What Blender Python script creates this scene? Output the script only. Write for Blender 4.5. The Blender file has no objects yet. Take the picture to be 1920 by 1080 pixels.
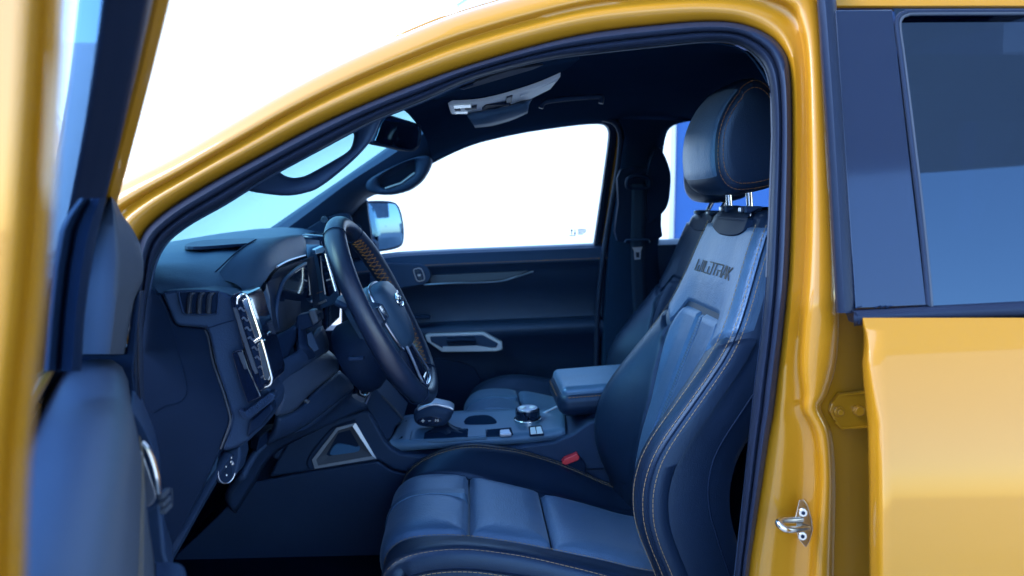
import bpy, math, random
from mathutils import Vector, Matrix
random.seed(7)
V = Vector
R = math.radians
S = bpy.context.scene

# ------------------------------------------------------------------ camera, light, exposure
CAM = V((0.0, 0.0, 1.45)); FPX = 1500.0
cd = bpy.data.cameras.new('camera'); cam = bpy.data.objects.new('camera', cd)
S.collection.objects.link(cam); S.camera = cam
cam.location = CAM; cam.rotation_euler = (R(90 - 6.39), 0, R(-3.05))
cd.sensor_width = 36; cd.lens = 36 * FPX / 1920; cd.clip_start = 0.02; cd.clip_end = 3000
cd.dof.use_dof = True; cd.dof.focus_distance = 1.5; cd.dof.aperture_fstop = 3.8

w = bpy.data.worlds.new('World'); S.world = w; w.use_nodes = True
wn = w.node_tree; bg = wn.nodes['Background']
sky = wn.nodes.new('ShaderNodeTexSky'); sky.sky_type = 'NISHITA'; sky.sun_disc = False
SUN_EL, SUN_AZ = R(42), R(250)          # azimuth measured from +Y, clockwise towards +X
sky.sun_elevation = SUN_EL; sky.sun_rotation = SUN_AZ
sky.air_density = 1.2; sky.dust_density = 0.6; sky.ozone_density = 4.0
wn.links.new(sky.outputs[0], bg.inputs[0]); bg.inputs[1].default_value = 0.15
sl = bpy.data.lights.new('sun', 'SUN'); so = bpy.data.objects.new('sun', sl); S.collection.objects.link(so)
sl.energy = 0.6; sl.angle = R(25); sl.color = (1.0, 0.95, 0.88)
sd = V((math.sin(SUN_AZ) * math.cos(SUN_EL), math.cos(SUN_AZ) * math.cos(SUN_EL), math.sin(SUN_EL)))
so.rotation_euler = (-sd).to_track_quat('-Z', 'Y').to_euler()
S.view_settings.view_transform = 'Standard'; S.view_settings.look = 'None'
S.view_settings.exposure = 2.75; S.view_settings.gamma = 1.0
S.render.engine = 'CYCLES'
S.cycles.use_denoising = True
S.cycles.max_bounces = 8; S.cycles.diffuse_bounces = 4; S.cycles.glossy_bounces = 5; S.cycles.transparent_max_bounces = 12
S.cycles.caustics_reflective = False; S.cycles.caustics_refractive = False

# ------------------------------------------------------------------ pixel rays and curves
ROT = cam.rotation_euler.to_matrix()
def ray(px, py):
    return ROT @ V(((px - 960) / FPX, -(py - 540) / FPX, -1.0))
def at(px, py, Y):
    d = ray(px, py); return CAM + d * (Y / d.y)
def side(px, py, off=0.0):               # near body side with its inward lean above the belt
    Y = 1.15 + off
    for _ in range(8):
        p = at(px, py, Y); Y = 1.15 + off + 0.28 * max(0, p.z - 1.30)
    return at(px, py, Y)
def fside(px, py, off=0.0):              # far body side (inside trim)
    Y = 2.72 + off
    for _ in range(8):
        p = at(px, py, Y); Y = 2.72 + off - 0.22 * max(0, p.z - 1.31)
    return at(px, py, Y)
def atz(px, py, z):
    d = ray(px, py); return CAM + d * ((z - CAM.z) / d.z)
def atx(px, py, X):
    d = ray(px, py); return CAM + d * ((X - CAM.x) / d.x)
def lerp(a, b, t): return a + (b - a) * t
def sm(t): t = max(0.0, min(1.0, t)); return t * t * (3 - 2 * t)
def interp(tab, x):
    if x <= tab[0][0]: return tab[0][1]
    for (x0, y0), (x1, y1) in zip(tab, tab[1:]):
        if x <= x1: return lerp(y0, y1, (x - x0) / (x1 - x0))
    return tab[-1][1]
def smooth_tab(tab, n=60):               # monotone-ish smooth table from control points
    xs = [t[0] for t in tab]; a, b = xs[0], xs[-1]; h = (b - a) / n * 3
    out = []
    for i in range(n + 1):
        x = lerp(a, b, i / n); out.append((x, sum(interp(tab, x + h * k / 3) for k in (-2, -1, 0, 1, 2)) / 5 if n * .03 < i < n * .97 else interp(tab, x)))
    return out
def cat(pts, per=6, closed=False):       # Catmull-Rom, `per` samples for each segment; tuples of any length
    n = len(pts); out = []
    segs = n if closed else n - 1
    for i in range(segs):
        if closed: p = [pts[(i + k) % n] for k in (-1, 0, 1, 2)]
        else: p = [pts[max(0, i - 1)], pts[i], pts[i + 1], pts[min(n - 1, i + 2)]]
        for j in range(per):
            t = j / per
            out.append(tuple(0.5 * (2 * b + (c - a) * t + (2 * a - 5 * b + 4 * c - d) * t * t + (3 * b - a - 3 * c + d) * t ** 3) for a, b, c, d in zip(*p)))
    if not closed: out.append(tuple(pts[-1]))
    return out
def resample(P, n):
    L = [0.0]
    for a, b in zip(P, P[1:]): L.append(L[-1] + (V(b) - V(a)).length)
    out = []; k = 0
    for i in range(n):
        s = L[-1] * i / (n - 1)
        while k < len(P) - 2 and L[k + 1] < s: k += 1
        t = (s - L[k]) / max(1e-9, L[k + 1] - L[k]); out.append(V(P[k]).lerp(V(P[k + 1]), min(1, t)))
    return out

# ------------------------------------------------------------------ materials
MATS = {}
def mat(name, col, rough=0.5, metal=0.0, coat=0.0, coat_r=0.05, bump=None, sheen=0.0, sheen_tint=(1, 1, 1), spec=0.5, var=0.0, vscale=12, emis=None):
    m = bpy.data.materials.new(name); m.use_nodes = True; nt = m.node_tree; b = nt.nodes['Principled BSDF']
    I = b.inputs
    I['Base Color'].default_value = (*col, 1); I['Roughness'].default_value = rough; I['Metallic'].default_value = metal
    I['Coat Weight'].default_value = coat; I['Coat Roughness'].default_value = coat_r; I['Specular IOR Level'].default_value = spec
    I['Sheen Weight'].default_value = sheen; I['Sheen Roughness'].default_value = 0.4; I['Sheen Tint'].default_value = (*sheen_tint, 1)
    tc = nt.nodes.new('ShaderNodeTexCoord')
    if var:
        nz = nt.nodes.new('ShaderNodeTexNoise'); nz.inputs['Scale'].default_value = vscale; nz.inputs['Detail'].default_value = 5
        nt.links.new(tc.outputs['Object'], nz.inputs['Vector'])
        mx = nt.nodes.new('ShaderNodeMix'); mx.data_type = 'RGBA'
        mx.inputs[6].default_value = (*[c * (1 - var) for c in col], 1); mx.inputs[7].default_value = (*[min(1, c * (1 + var)) for c in col], 1)
        nt.links.new(nz.outputs['Fac'], mx.inputs[0]); nt.links.new(mx.outputs[2], I['Base Color'])
        mr = nt.nodes.new('ShaderNodeMapRange'); mr.inputs[3].default_value = rough * (1 - var * .6); mr.inputs[4].default_value = min(1, rough * (1 + var * .6))
        nt.links.new(nz.outputs['Fac'], mr.inputs[0]); nt.links.new(mr.outputs[0], I['Roughness'])
    if bump:
        kind, sc, st = bump
        if kind == 'leather':
            tx = nt.nodes.new('ShaderNodeTexVoronoi'); tx.inputs['Scale'].default_value = sc; o = tx.outputs['Distance']
            n2 = nt.nodes.new('ShaderNodeTexNoise'); n2.inputs['Scale'].default_value = 13; n2.inputs['Detail'].default_value = 4
            nt.links.new(tc.outputs['Object'], n2.inputs['Vector'])
            ad = nt.nodes.new('ShaderNodeMath'); ad.operation = 'MULTIPLY_ADD'; ad.inputs[1].default_value = 6.0
            nt.links.new(n2.outputs['Fac'], ad.inputs[0]); nt.links.new(o, ad.inputs[2]); src = ad.outputs[0]
        else:
            tx = nt.nodes.new('ShaderNodeTexNoise'); tx.inputs['Scale'].default_value = sc; tx.inputs['Detail'].default_value = 3; src = tx.outputs['Fac']
        nt.links.new(tc.outputs['Object'], tx.inputs['Vector'])
        bp = nt.nodes.new('ShaderNodeBump'); bp.inputs['Strength'].default_value = st; bp.inputs['Distance'].default_value = 0.001
        nt.links.new(src, bp.inputs['Height']); nt.links.new(bp.outputs[0], I['Normal'])
    if emis: I['Emission Color'].default_value = (*emis[0], 1); I['Emission Strength'].default_value = emis[1]
    MATS[name] = m; return m
def glass(name, tint, refl=1.0, rough=0.0, F0=.05, rt=(.82, .92, 1)):
    m = bpy.data.materials.new(name); m.use_nodes = True; nt = m.node_tree; nt.nodes.remove(nt.nodes['Principled BSDF'])
    t = nt.nodes.new('ShaderNodeBsdfTransparent'); t.inputs[0].default_value = (*tint, 1)
    g = nt.nodes.new('ShaderNodeBsdfGlossy'); g.inputs['Roughness'].default_value = rough; g.inputs[0].default_value = (refl * rt[0], refl * rt[1], refl * rt[2], 1)
    lw = nt.nodes.new('ShaderNodeLayerWeight'); lw.inputs[0].default_value = .5      # Schlick reflectance, the same from both faces
    pw = nt.nodes.new('ShaderNodeMath'); pw.operation = 'POWER'; pw.inputs[1].default_value = 5; nt.links.new(lw.outputs['Facing'], pw.inputs[0])
    f = nt.nodes.new('ShaderNodeMath'); f.operation = 'MULTIPLY_ADD'; f.inputs[1].default_value = .93; f.inputs[2].default_value = F0; nt.links.new(pw.outputs[0], f.inputs[0])
    mx = nt.nodes.new('ShaderNodeMixShader'); nt.links.new(f.outputs[0], mx.inputs[0])
    nt.links.new(t.outputs[0], mx.inputs[1]); nt.links.new(g.outputs[0], mx.inputs[2])
    nt.links.new(mx.outputs[0], nt.nodes['Material Output'].inputs[0]); MATS[name] = m; return m

PAINT = mat('yellow_paint', (0.345, 0.16, 0.004), 0.5, 0.0, coat=.85, coat_r=0.03, bump=('noise', 1400, 0.02), spec=.3)
RUBBER = mat('seal_rubber', (0.01, 0.0155, 0.036), 0.46, bump=('noise', 500, 0.08), var=.12, spec=.28)
BLACK = mat('black_plastic', (0.004, 0.011, 0.034), 0.55, bump=('noise', 700, 0.15), var=.15, spec=.2)
PLASTIC = mat('grained_plastic', (0.013, 0.028, 0.07), 0.5, bump=('leather', 420, 0.22), var=.12, spec=.32)
PLASTIC2 = mat('soft_blue_grey_plastic', (0.046, 0.058, 0.084), 0.5, bump=('leather', 500, 0.15), var=.08, spec=.3)
DASHTOP = mat('dash_top_skin', (0.022, 0.05, 0.1), 0.46, bump=('leather', 380, 0.25), var=.1)
LEATHER = mat('dark_leather', (0.005, 0.013, 0.036), 0.40, bump=('leather', 520, 0.22), var=.12, spec=.55)
SUEDE = mat('blue_grey_suede', (0.04, 0.092, 0.19), 0.38, sheen=.2, sheen_tint=(.55, .75, 1), bump=('leather', 300, 0.4), var=.3, vscale=11, spec=1.0)
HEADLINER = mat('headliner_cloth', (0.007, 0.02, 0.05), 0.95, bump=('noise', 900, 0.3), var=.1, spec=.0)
CARPET = mat('carpet', (0.002, 0.006, 0.02), 1.0, bump=('noise', 300, 0.8), var=.3, spec=.05)
GLOSS = mat('gloss_black', (0.004, 0.009, 0.028), 0.08, coat=.6)
CHROME = mat('chrome', (0.80, 0.84, 0.86), 0.10, 1.0)
SATIN = mat('satin_silver', (0.42, 0.47, 0.58), 0.30, 1.0)
STEEL = mat('zinc_steel', (0.60, 0.60, 0.58), 0.24, 1.0, var=.15, vscale=80)
CONSOLE = mat('console_grey', (0.06, 0.125, 0.23), 0.42, bump=('noise', 700, .08), var=.06)
OVERHEAD = mat('pale_overhead_plastic', (0.6, 0.7, 0.82), 0.5, var=.05)
LENS = mat('lamp_lens', (0.75, 0.88, 0.90), 0.25, coat=.5)
STITCH = mat('orange_thread', (0.26, 0.12, 0.035), 0.7)
STITCHP = mat('pale_thread', (0.22, 0.17, 0.1), 0.7)
HSTITCH = mat('brown_thread', (0.15, 0.075, 0.03), 0.7)
LETTER = mat('grey_embroidery', (0.12, 0.115, 0.11), 0.8)
WHITE = mat('white_print', (0.8, 0.8, 0.8), 0.6)
RED = mat('red_button', (0.55, 0.03, 0.05), 0.4)
WEBBING = mat('belt_webbing', (0.0072, 0.0144, 0.0346), 0.8, bump=('noise', 600, .4))
MIRROR = mat('mirror_glass', (0.07, 0.14, 0.24), 0.02, 1.0)
BLUEWALL = mat('blue_panel_paint', (0.001, 0.06, 0.26), 0.5, var=.05, vscale=2)
PALEWALL = mat('pale_panel_paint', (0.55, 0.70, 0.74), 0.6, var=.05, vscale=2)
CONCRETE = mat('concrete', (0.4, 0.395, 0.38), 0.85, bump=('noise', 60, .3), var=.18, vscale=1.2)
CANOPY = mat('canopy_soffit', (0.62, 0.7, 0.82), 0.6, var=.05, vscale=1)
BADGE = mat('badge_blue', (0.02, 0.06, 0.2), 0.2, coat=1)
OPENING_BLUE = mat('opening_blue', (0.02, 0.09, 0.22), 0.9, var=.2)
SILVERP = mat('silver_paint', (0.30, 0.37, 0.50), 0.38, .35, coat=.2)
for n_ in ('seal_rubber', 'black_plastic', 'grained_plastic', 'soft_blue_grey_plastic', 'dash_top_skin', 'dark_leather', 'blue_grey_suede', 'headliner_cloth', 'carpet', 'gloss_black', 'console_grey', 'belt_webbing'):
    MATS[n_].node_tree.nodes['Principled BSDF'].inputs['Specular Tint'].default_value = (.36, .60, 1, 1)
WIND = glass('windshield_glass', (0.26, 0.50, 0.54), .8)
CLEAR = glass('side_glass', (0.86, 0.95, 0.96), .9)
DOORGLASS = glass('door_glass', (0.20, 0.40, 0.70), 1.0)
PRIVACY = glass('privacy_glass', (0.004, 0.006, 0.012), 1.0, F0=.11, rt=(.44, .68, 1))
PRINT = mat('dark_print', (0.02, 0.06, 0.08), 0.6)

# ------------------------------------------------------------------ object helpers
COL = S.collection
truck = bpy.data.objects.new('pickup_truck', None); COL.objects.link(truck); truck.location = (0.4, 1.99, 0)
truck['label'] = 'yellow pickup truck with its driver door open on a dark blue leather cabin'; truck['category'] = 'pickup truck'
TINV = Matrix.Translation(-truck.location)
def obj(name, vs, fs, m, parent=truck, smooth=True, angle=40, label=None, stuff=False, bev=0.0, seg=2, subd=0):
    me = bpy.data.meshes.new(name); me.from_pydata([tuple(v) for v in vs], [], fs); me.validate()
    me.materials.append(m)
    if smooth:
        me.shade_smooth()
        if not bev: me.set_sharp_from_angle(angle=R(angle))
    o = bpy.data.objects.new(name, me); COL.objects.link(o)
    if parent is not None:
        o.parent = parent
        if parent is truck: o.matrix_parent_inverse = TINV
    if bev:
        b = o.modifiers.new('bevel', 'BEVEL'); b.width = bev; b.segments = seg; b.limit_method = 'ANGLE'; b.angle_limit = R(30); b.harden_normals = True
    if subd:
        s = o.modifiers.new('subd', 'SUBSURF'); s.levels = subd; s.render_levels = subd
    if label: o['label'] = label
    if stuff: o['kind'] = 'stuff'
    return o
def grid(name, rows, m, parent=truck, cu=False, cv=False, caps=False, thick=0.0, **k):
    n, c = len(rows), len(rows[0]); vs = [p for r in rows for p in r]; fs = []
    for i in range(n if cv else n - 1):
        for j in range(c if cu else c - 1):
            fs.append((i * c + j, i * c + (j + 1) % c, ((i + 1) % n) * c + (j + 1) % c, ((i + 1) % n) * c + j))
    if caps and cu:
        fs.append(tuple(reversed(range(c)))); fs.append(tuple((n - 1) * c + j for j in range(c)))
    o = obj(name, vs, fs, m, parent, **k)
    if thick:
        s = o.modifiers.new('thick', 'SOLIDIFY'); s.thickness = thick; s.offset = 0
    return o
def prism_geo(pts, d):
    n = len(pts); d = V(d); vs = list(pts) + [p + d for p in pts]
    nrm = V((0, 0, 0))
    for i in range(n): nrm += pts[i].cross(pts[(i + 1) % n])
    fl = nrm.dot(d) > 0
    fs = [tuple(range(n)), tuple(reversed(range(n, 2 * n)))] + [(i, n + i, n + (i + 1) % n, (i + 1) % n) for i in range(n)]
    if fl: fs = [tuple(reversed(f)) for f in fs]
    return vs, fs
def prism(name, pts, d, m, parent=truck, bev=0.004, seg=3, **k):
    vs, fs = prism_geo([V(p) for p in pts], d); return obj(name, vs, fs, m, parent, bev=bev, seg=seg, **k)
def ppx(name, pxs, Y, depth, m, parent=truck, bev=0.004, rnd=0, **k):   # polygon seen at depth Y, extruded away from the camera
    if rnd: pxs = cat(pxs, rnd, True)
    return prism(name, [at(p[0], p[1], p[2] if len(p) > 2 else Y) for p in pxs], (0, depth, 0), m, parent, bev, **k)
def frames(P, closed=False, up=None):
    n = len(P); T = []
    for i in range(n):
        a = P[(i - 1) % n] if closed or i > 0 else P[i]; b = P[(i + 1) % n] if closed or i < n - 1 else P[i]
        T.append((b - a).normalized())
    u = V(up) if up else (V((0, 0, 1)) if abs(T[0].z) < .9 else V((1, 0, 0)))
    out = []
    for t in T:
        if up: u = V(up)
        nn = (u - t * u.dot(t)).normalized(); u = nn; out.append((nn, t.cross(nn)))
    return out
def tube_geo(P, r, n=8, closed=False, r2=None, up=None):
    P = [V(p) for p in P]; F = frames(P, closed, up); vs = []; fs = []
    for i, p in enumerate(P):
        ra = r(i / (len(P) - 1)) if callable(r) else r; rb = (r2 / r * ra if r2 and not callable(r) else (r2 or ra))
        for j in range(n):
            a = 2 * math.pi * j / n; vs.append(p + F[i][0] * (ra * math.cos(a)) + F[i][1] * (rb * math.sin(a)))
    m = len(P)
    for i in range(m if closed else m - 1):
        for j in range(n): fs.append((i * n + j, i * n + (j + 1) % n, ((i + 1) % m) * n + (j + 1) % n, ((i + 1) % m) * n + j))
    if not closed: fs.append(tuple(reversed(range(n)))); fs.append(tuple((m - 1) * n + j for j in range(n)))
    return vs, fs
def tube(name, P, r, m, parent=truck, n=10, closed=False, r2=None, up=None, **k):
    vs, fs = tube_geo(P, r, n, closed, r2, up); return obj(name, vs, fs, m, parent, **k)
def sweep(name, P, prof, m, parent=truck, up=(0, 1, 0), closed=False, **k):   # prof: closed 2D outline in (normal, binormal)
    P = [V(p) for p in P]; F = frames(P, closed, up)
    rows = [[p + F[i][0] * a + F[i][1] * b for a, b in prof] for i, p in enumerate(P)]
    return grid(name, rows, m, parent, cu=True, cv=closed, caps=not closed, **k)
def box(name, c, s, m, parent=truck, rot=None, bev=0.003, **k):
    M = rot or Matrix.Identity(3); c = V(c)
    pts = [c + M @ V((x * s[0] / 2, y * s[1] / 2, z * s[2] / 2)) for x in (-1, 1) for y in (-1, 1) for z in (-1, 1)]
    return obj(name, pts, [(0, 1, 3, 2), (4, 6, 7, 5), (0, 4, 5, 1), (2, 3, 7, 6), (0, 2, 6, 4), (1, 5, 7, 3)], m, parent, bev=bev, **k)
def join(name, geos, m, parent=truck, **k):
    vs, fs = [], []
    for a, b in geos:
        o = len(vs); vs += list(a); fs += [tuple(i + o for i in f) for f in b]
    return obj(name, vs, fs, m, parent, **k)
def stitches(P, m, parent, length=.0062, gap=.0028, r=.00065, name='stitching', lift=None):
    P = [V(p) for p in P]; L = sum((b - a).length for a, b in zip(P, P[1:])); n = max(2, int(L / (length + gap)))
    Q = resample(P, n * 4 + 1); g = []
    for i in range(n):
        a, b = Q[4 * i], Q[4 * i + 3]
        if (b - a).length > 1e-6: g.append(tube_geo([a, a.lerp(b, .5), b], r, 5))
    return join(name, g, m, parent, stuff=True)
def disc(name, c, nrm, r, h, m, parent=truck, n=28, r2=None, bev=.0015, up=None, **k):
    c = V(c); nrm = V(nrm).normalized(); u = V(up) if up else V((0, 0, 1)); u = (u - nrm * u.dot(nrm)).normalized(); v = nrm.cross(u)
    pts = [c + u * ((r2 or r) * math.cos(2 * math.pi * i / n)) + v * (r * math.sin(2 * math.pi * i / n)) for i in range(n)]
    return prism(name, pts, -nrm * h, m, parent, bev, **k)
def strokes(name, segs, m, parent, r):
    return join(name, [tube_geo(s, r, 6) for s in segs], m, parent)
def patch(name, F, uv, n, k, h, edge, La, Lb, m, parent, **kw):
    """cushioned panel on the surface F(u,v): proud by h, its edges tucked in over `edge` metres"""
    rows = []
    for j in range(k + 1):
        row = []
        for i in range(n + 1):
            a, b = i / n, j / k
            u, v = uv(a, b); e = 1e-3
            p = F(u, v); du = F(u + e, v) - F(u - e, v); dv = F(u, v + e) - F(u, v - e)
            nn = du.cross(dv).normalized()
            d = min(min(a, 1 - a) * La, min(b, 1 - b) * Lb) / edge
            q = 1 - min(1, d); row.append(p + nn * (h * math.sqrt(max(0, 1 - q * q)) - (.003 if d <= 0 else 0)))
        rows.append(row)
    return grid(name, rows, m, parent, angle=60, **kw)

# ------------------------------------------------------------------ the setting
def setting(name, vs, fs, m, **k):
    o = obj(name, vs, fs, m, None, smooth=False); o['kind'] = 'structure'; return o
setting('ground', [(-400, -400, 0), (400, -400, 0), (400, 400, 0), (-400, 400, 0)], [(0, 1, 2, 3)], CONCRETE)
vs, fs = prism_geo([V((-.6, -4.3, 4.6)), V((14, -2.1, 4.6)), V((40, -2.1, 4.6)), V((40, 3.2, 4.6)), V((2.4, 3.2, 4.6)), V((2.4, .9, 4.6)), V((-.6, .9, 4.6))], (0, 0, .7))
setting('canopy', vs, fs, CANOPY)
vs, fs = prism_geo([V((-60, 15, 0)), V((60, 15, 0)), V((60, 15.2, 0)), V((-60, 15.2, 0))], (0, 0, 4.2))
setting('white_backdrop', vs, fs, mat('backdrop_white_paint', (.82, .82, .82), .7, var=.03, vscale=.5))  # added white backdrop; stands in for blown-out glare along the horizon
bp = bpy.data.objects.new('display_wall', None); COL.objects.link(bp); bp.location = (4.2, 9.0, 0)
bp['label'] = 'blue panelled display wall with a pale edge post behind the far rear window'; bp['category'] = 'display wall'
BINV = Matrix.Translation(-bp.location)
def bpart(o): o.matrix_parent_inverse = BINV; return o
x0 = at(1266, 330, 9.0).x
for i in range(3): bpart(box('wall_panel', (x0 + .62 + i * 1.245, 9.05, 1.9), (1.235, .08, 3.8), BLUEWALL, bp))
bpart(box('edge_post', (x0 - .022, 9.04, 1.9), (.035, .1, 3.8), SATIN, bp))

PUMPW = mat('pump_white', (.6, .62, .64), .5); PUMPR = mat('pump_red', (.5, .05, .04), .45)
for px_, py_, top_, lab in ((17.0, 5.2, PUMPW, 'white fuel pump mirrored in the far door mirror'), (18.2, 7.4, PUMPR, 'red topped fuel pump mirrored in the far door mirror')):
    fp_ = bpy.data.objects.new('fuel_pump', None); COL.objects.link(fp_); fp_.location = (px_, py_, 0); fp_['label'] = lab; fp_['category'] = 'fuel pump'; fp_['group'] = 'fuel pumps behind the truck'
    for nm, c_, sz, mm in (('plinth', (0, 0, .08), (.8, 1.2, .16), CONCRETE), ('cabinet', (0, 0, .95), (.5, .9, 1.6), PUMPW), ('display', (-.26, 0, 1.35), (.03, .6, .4), GLOSS), ('head', (0, 0, 1.9), (.55, 1.0, .3), top_), ('nozzle', (-.3, .3, .95), (.08, .1, .3), BLACK)):
        o = box(nm, (px_ + c_[0], py_ + c_[1], c_[2]), sz, mm, fp_, bev=.02); o.matrix_parent_inverse = Matrix.Translation(-fp_.location)
# hood and fender ahead of the door
rows = [[V((x, y, 1.22 + .05 * math.sin(math.pi * (y - 1.05) / 1.88) - .10 * ((x + .9) / 1.0) ** 2)) for x in (-.88, -1.1, -1.4, -1.7, -1.95)] for y in (1.08, 1.2, 1.5, 1.99, 2.48, 2.78, 2.90)]
grid('hood', rows, PAINT, thick=.01)
rows = [[V((x, 1.05 + o, z - (.08 * ((x + .9) / 1.0) ** 2 if z > 1.1 and x < -.9 else 0))) for z, o in ((.55, .05), (.7, .01), (.95, -.005), (1.1, .0), (1.19, .02), (1.225, .06))] for x in (-.56, -.7, -.9, -1.2, -1.5, -1.8, -1.95)]
grid('front_fender', rows, PAINT, thick=.008)

# ------------------------------------------------------------------ near body side: A pillar, roof rail, B pillar
#   inner (seal outer edge) , outer edge , seal inner edge , weight of the B-pillar section , ridge place
RING = [((250, 660), (120, 500), (264, 660), 0, .5), ((255, 530), (135, 430), (282, 530), 0, .5), ((262, 452), (165, 377), (305, 464), 0, .5),
        ((300, 405), (221, 343), (350, 423), 0, .5), ((380, 352), (320, 293), (423, 381), 0, .5), ((480, 297), (425, 232), (499, 334), 0, .5),
        ((580, 243), (525, 174), (598, 280), 0, .5), ((680, 197), (630, 120), (697, 228), 0, .5), ((780, 157), (740, 71), (794, 189), 0, .5),
        ((880, 122), (850, 27), (889, 148), 0, .5), ((1013, 83), (990, -14), (1018, 114), 0, .5), ((1120, 60), (1110, -42), (1122, 100), 0, .5),
        ((1250, 45), (1255, -58), (1250, 86), .1, .5), ((1330, 40), (1370, -62), (1325, 79), .3, .5), ((1390, 45), (1470, -55), (1374, 81), .6, .5),
        ((1440, 65), (1530, -35), (1409, 99), .9, .5), ((1470, 95), (1541, 10), (1432, 126), 1, .52), ((1482, 140), (1547, 90), (1444, 172), 1, .52),
        ((1485, 250), (1555, 225), (1448, 256), 1, .54), ((1483, 400), (1566, 400), (1442, 420), 1, .57), ((1478, 520), (1573, 545), (1436, 530), 1, .62),
        ((1468, 620), (1573, 630), (1428, 620), 1, .64), ((1460, 690), (1567, 690), (1419, 690), 1, .60), ((1455, 735), (1552, 740), (1413, 735), 1, .46),
        ((1450, 775), (1540, 765), (1409, 775), 1, .36), ((1442, 820), (1560, 812), (1404, 820), 1, .26), ((1430, 900), (1567, 895), (1396, 900), 1, .22),
        ((1415, 1000), (1566, 1000), (1386, 1000), 1, .24), ((1402, 1100), (1564, 1100), (1376, 1100), 1, .25), ((1380, 1400), (1560, 1400), (1350, 1400), 1, .25)]
flat = [(a[0], a[1], b[0], b[1], c[0], c[1], wB, rr) for a, b, c, wB, rr in RING]
RS = cat(flat, 5)
PA = [(0, .12), (.0, .06), (.02, .032), (.07, .014), (.16, .006), (.28, .001), (.37, -.001), (.41, .001), (.45, .010), (.50, .015), (.57, .014), (.63, .007), (.70, .005), (.77, .008), (.86, .017), (.94, .024), (1, .034), (1.02, .06)]
def PB(r):
    return [(0, .09), (0, .05), (.01, .02), (.05, .006), (r * .28, 0), (r * .5, -.003), (r * .75, -.002), (r * .9, .002), (r, .010), (r + .03, .022), (r + .08, .027), (lerp(r, 1, .4), .026), (lerp(r, 1, .6), .022), (lerp(r, 1, .72), .020), (lerp(r, 1, .82), .023), (lerp(r, 1, .92), .028), (1, .034), (1.02, .06)]
rows = []
for ix, iy, ox, oy, sx, sy, wB, rr in RS:
    wB = max(0, min(1, wB)); pb = PB(rr)
    rows.append([side(lerp(ox, ix, lerp(a[0], b[0], wB)), lerp(oy, iy, lerp(a[0], b[0], wB)), lerp(a[1], b[1], wB)) for a, b in zip(PA, pb)])
body = grid('body_side', rows, PAINT, angle=75, label='yellow painted door aperture with ridged roof rail and pillars')
# seal
SP = [(-.04, .045), (.0, .022), (.05, .008), (.14, -.002), (.26, -.007), (.40, -.004), (.48, .003), (.52, .008), (.57, .004), (.66, .001), (.76, .004), (.84, .010), (.90, .018), (.95, .030), (.97, .036), (1.0, .036), (1.0, .07), (.96, .10)]
rows = [[side(lerp(ix, sx, t), lerp(iy, sy, t), o + .012) for t, o in SP] for ix, iy, ox, oy, sx, sy, wB, rr in RS]
seal = grid('door_seal', rows, RUBBER, angle=70)
# thin bright lip on the inside of the seal
lip = [side(sx, sy, .046) for ix, iy, ox, oy, sx, sy, wB, rr in RS[30:85]]
tube('seal_lip', lip, .0011, PLASTIC2, seal, n=6)
tube('seal_lip', [side(1447, 175, .05), side(1449, 256, .05), side(1443, 420, .05), side(1438, 520, .05)], .0028, PLASTIC2, seal, n=6)
# roof skin over the cabin and roof strip above the rear door
top = [side(ox, oy, .12) for ix, iy, ox, oy, sx, sy, wB, rr in RS[15:80]]
top = [p for p in top if p.x > -.13]
rows = []
for p in top:
    zr = min(1.80, p.z + .05)
    rows.append([p] + [V((p.x, lerp(p.y, 3.98 - p.y, t), p.z + (zr - p.z) * math.sin(math.pi * t) ** .5)) for t in (.08, .2, .35, .5, .65, .8, .92, 1)])
grid('roof_skin', rows, PAINT, angle=60, thick=.004)
rr_pts = [(1500, -70), (1560, -52), (1700, -48), (1960, -46), (2300, -40)]
rr_low = [(1536, 18), (1570, 17), (1700, 17), (1960, 17), (2300, 22)]
rows = []
for a, b in zip(cat(rr_pts, 4), cat(rr_low, 4)):
    rows.append([side(lerp(a[0], b[0], t), lerp(a[1], b[1], t), o - .03) for t, o in ((0, .16), (0, .08), (.05, .05), (.2, .03), (.5, .022), (.9, .02), (.97, .024), (1, .04), (1, .09))])
grid('roof_side_rail', rows, PAINT, angle=60)
rows = [[side(p[0], p[1], .1), side(p[0], p[1], .1) + V((0, .5, .05)), side(p[0], p[1], .1) + V((0, 1.1, .05)), side(p[0], p[1], .1) + V((0, 1.5, 0))] for p in cat(rr_pts, 3)]
grid('rear_roof_skin', rows, PAINT, thick=.004)
# roof rack rail peeking over the roof edge
P = [at(866, 26, 1.62), at(885, 13, 1.62), at(930, -6, 1.62), at(1000, -34, 1.62), at(1200, -80, 1.62), at(1500, -100, 1.62)]
sweep('roof_rail', P, [(-.022, -.012), (.022, -.012), (.022, .012), (.014, .018), (-.014, .018), (-.022, .012)], SATIN, up=(0, 1, 0), angle=30)
# recess between the B pillar and the rear door
rows = []
for py in (560, 600, 660, 720, 780, 840, 900, 1000, 1100, 1400):
    rows.append([at(x, py, Y) for x, Y in ((1520, 1.20), (1560, 1.205), (1590, 1.215), (1625, 1.225), (1660, 1.23), (1720, 1.23))])
rec = grid('pillar_recess', rows, PAINT)
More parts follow.
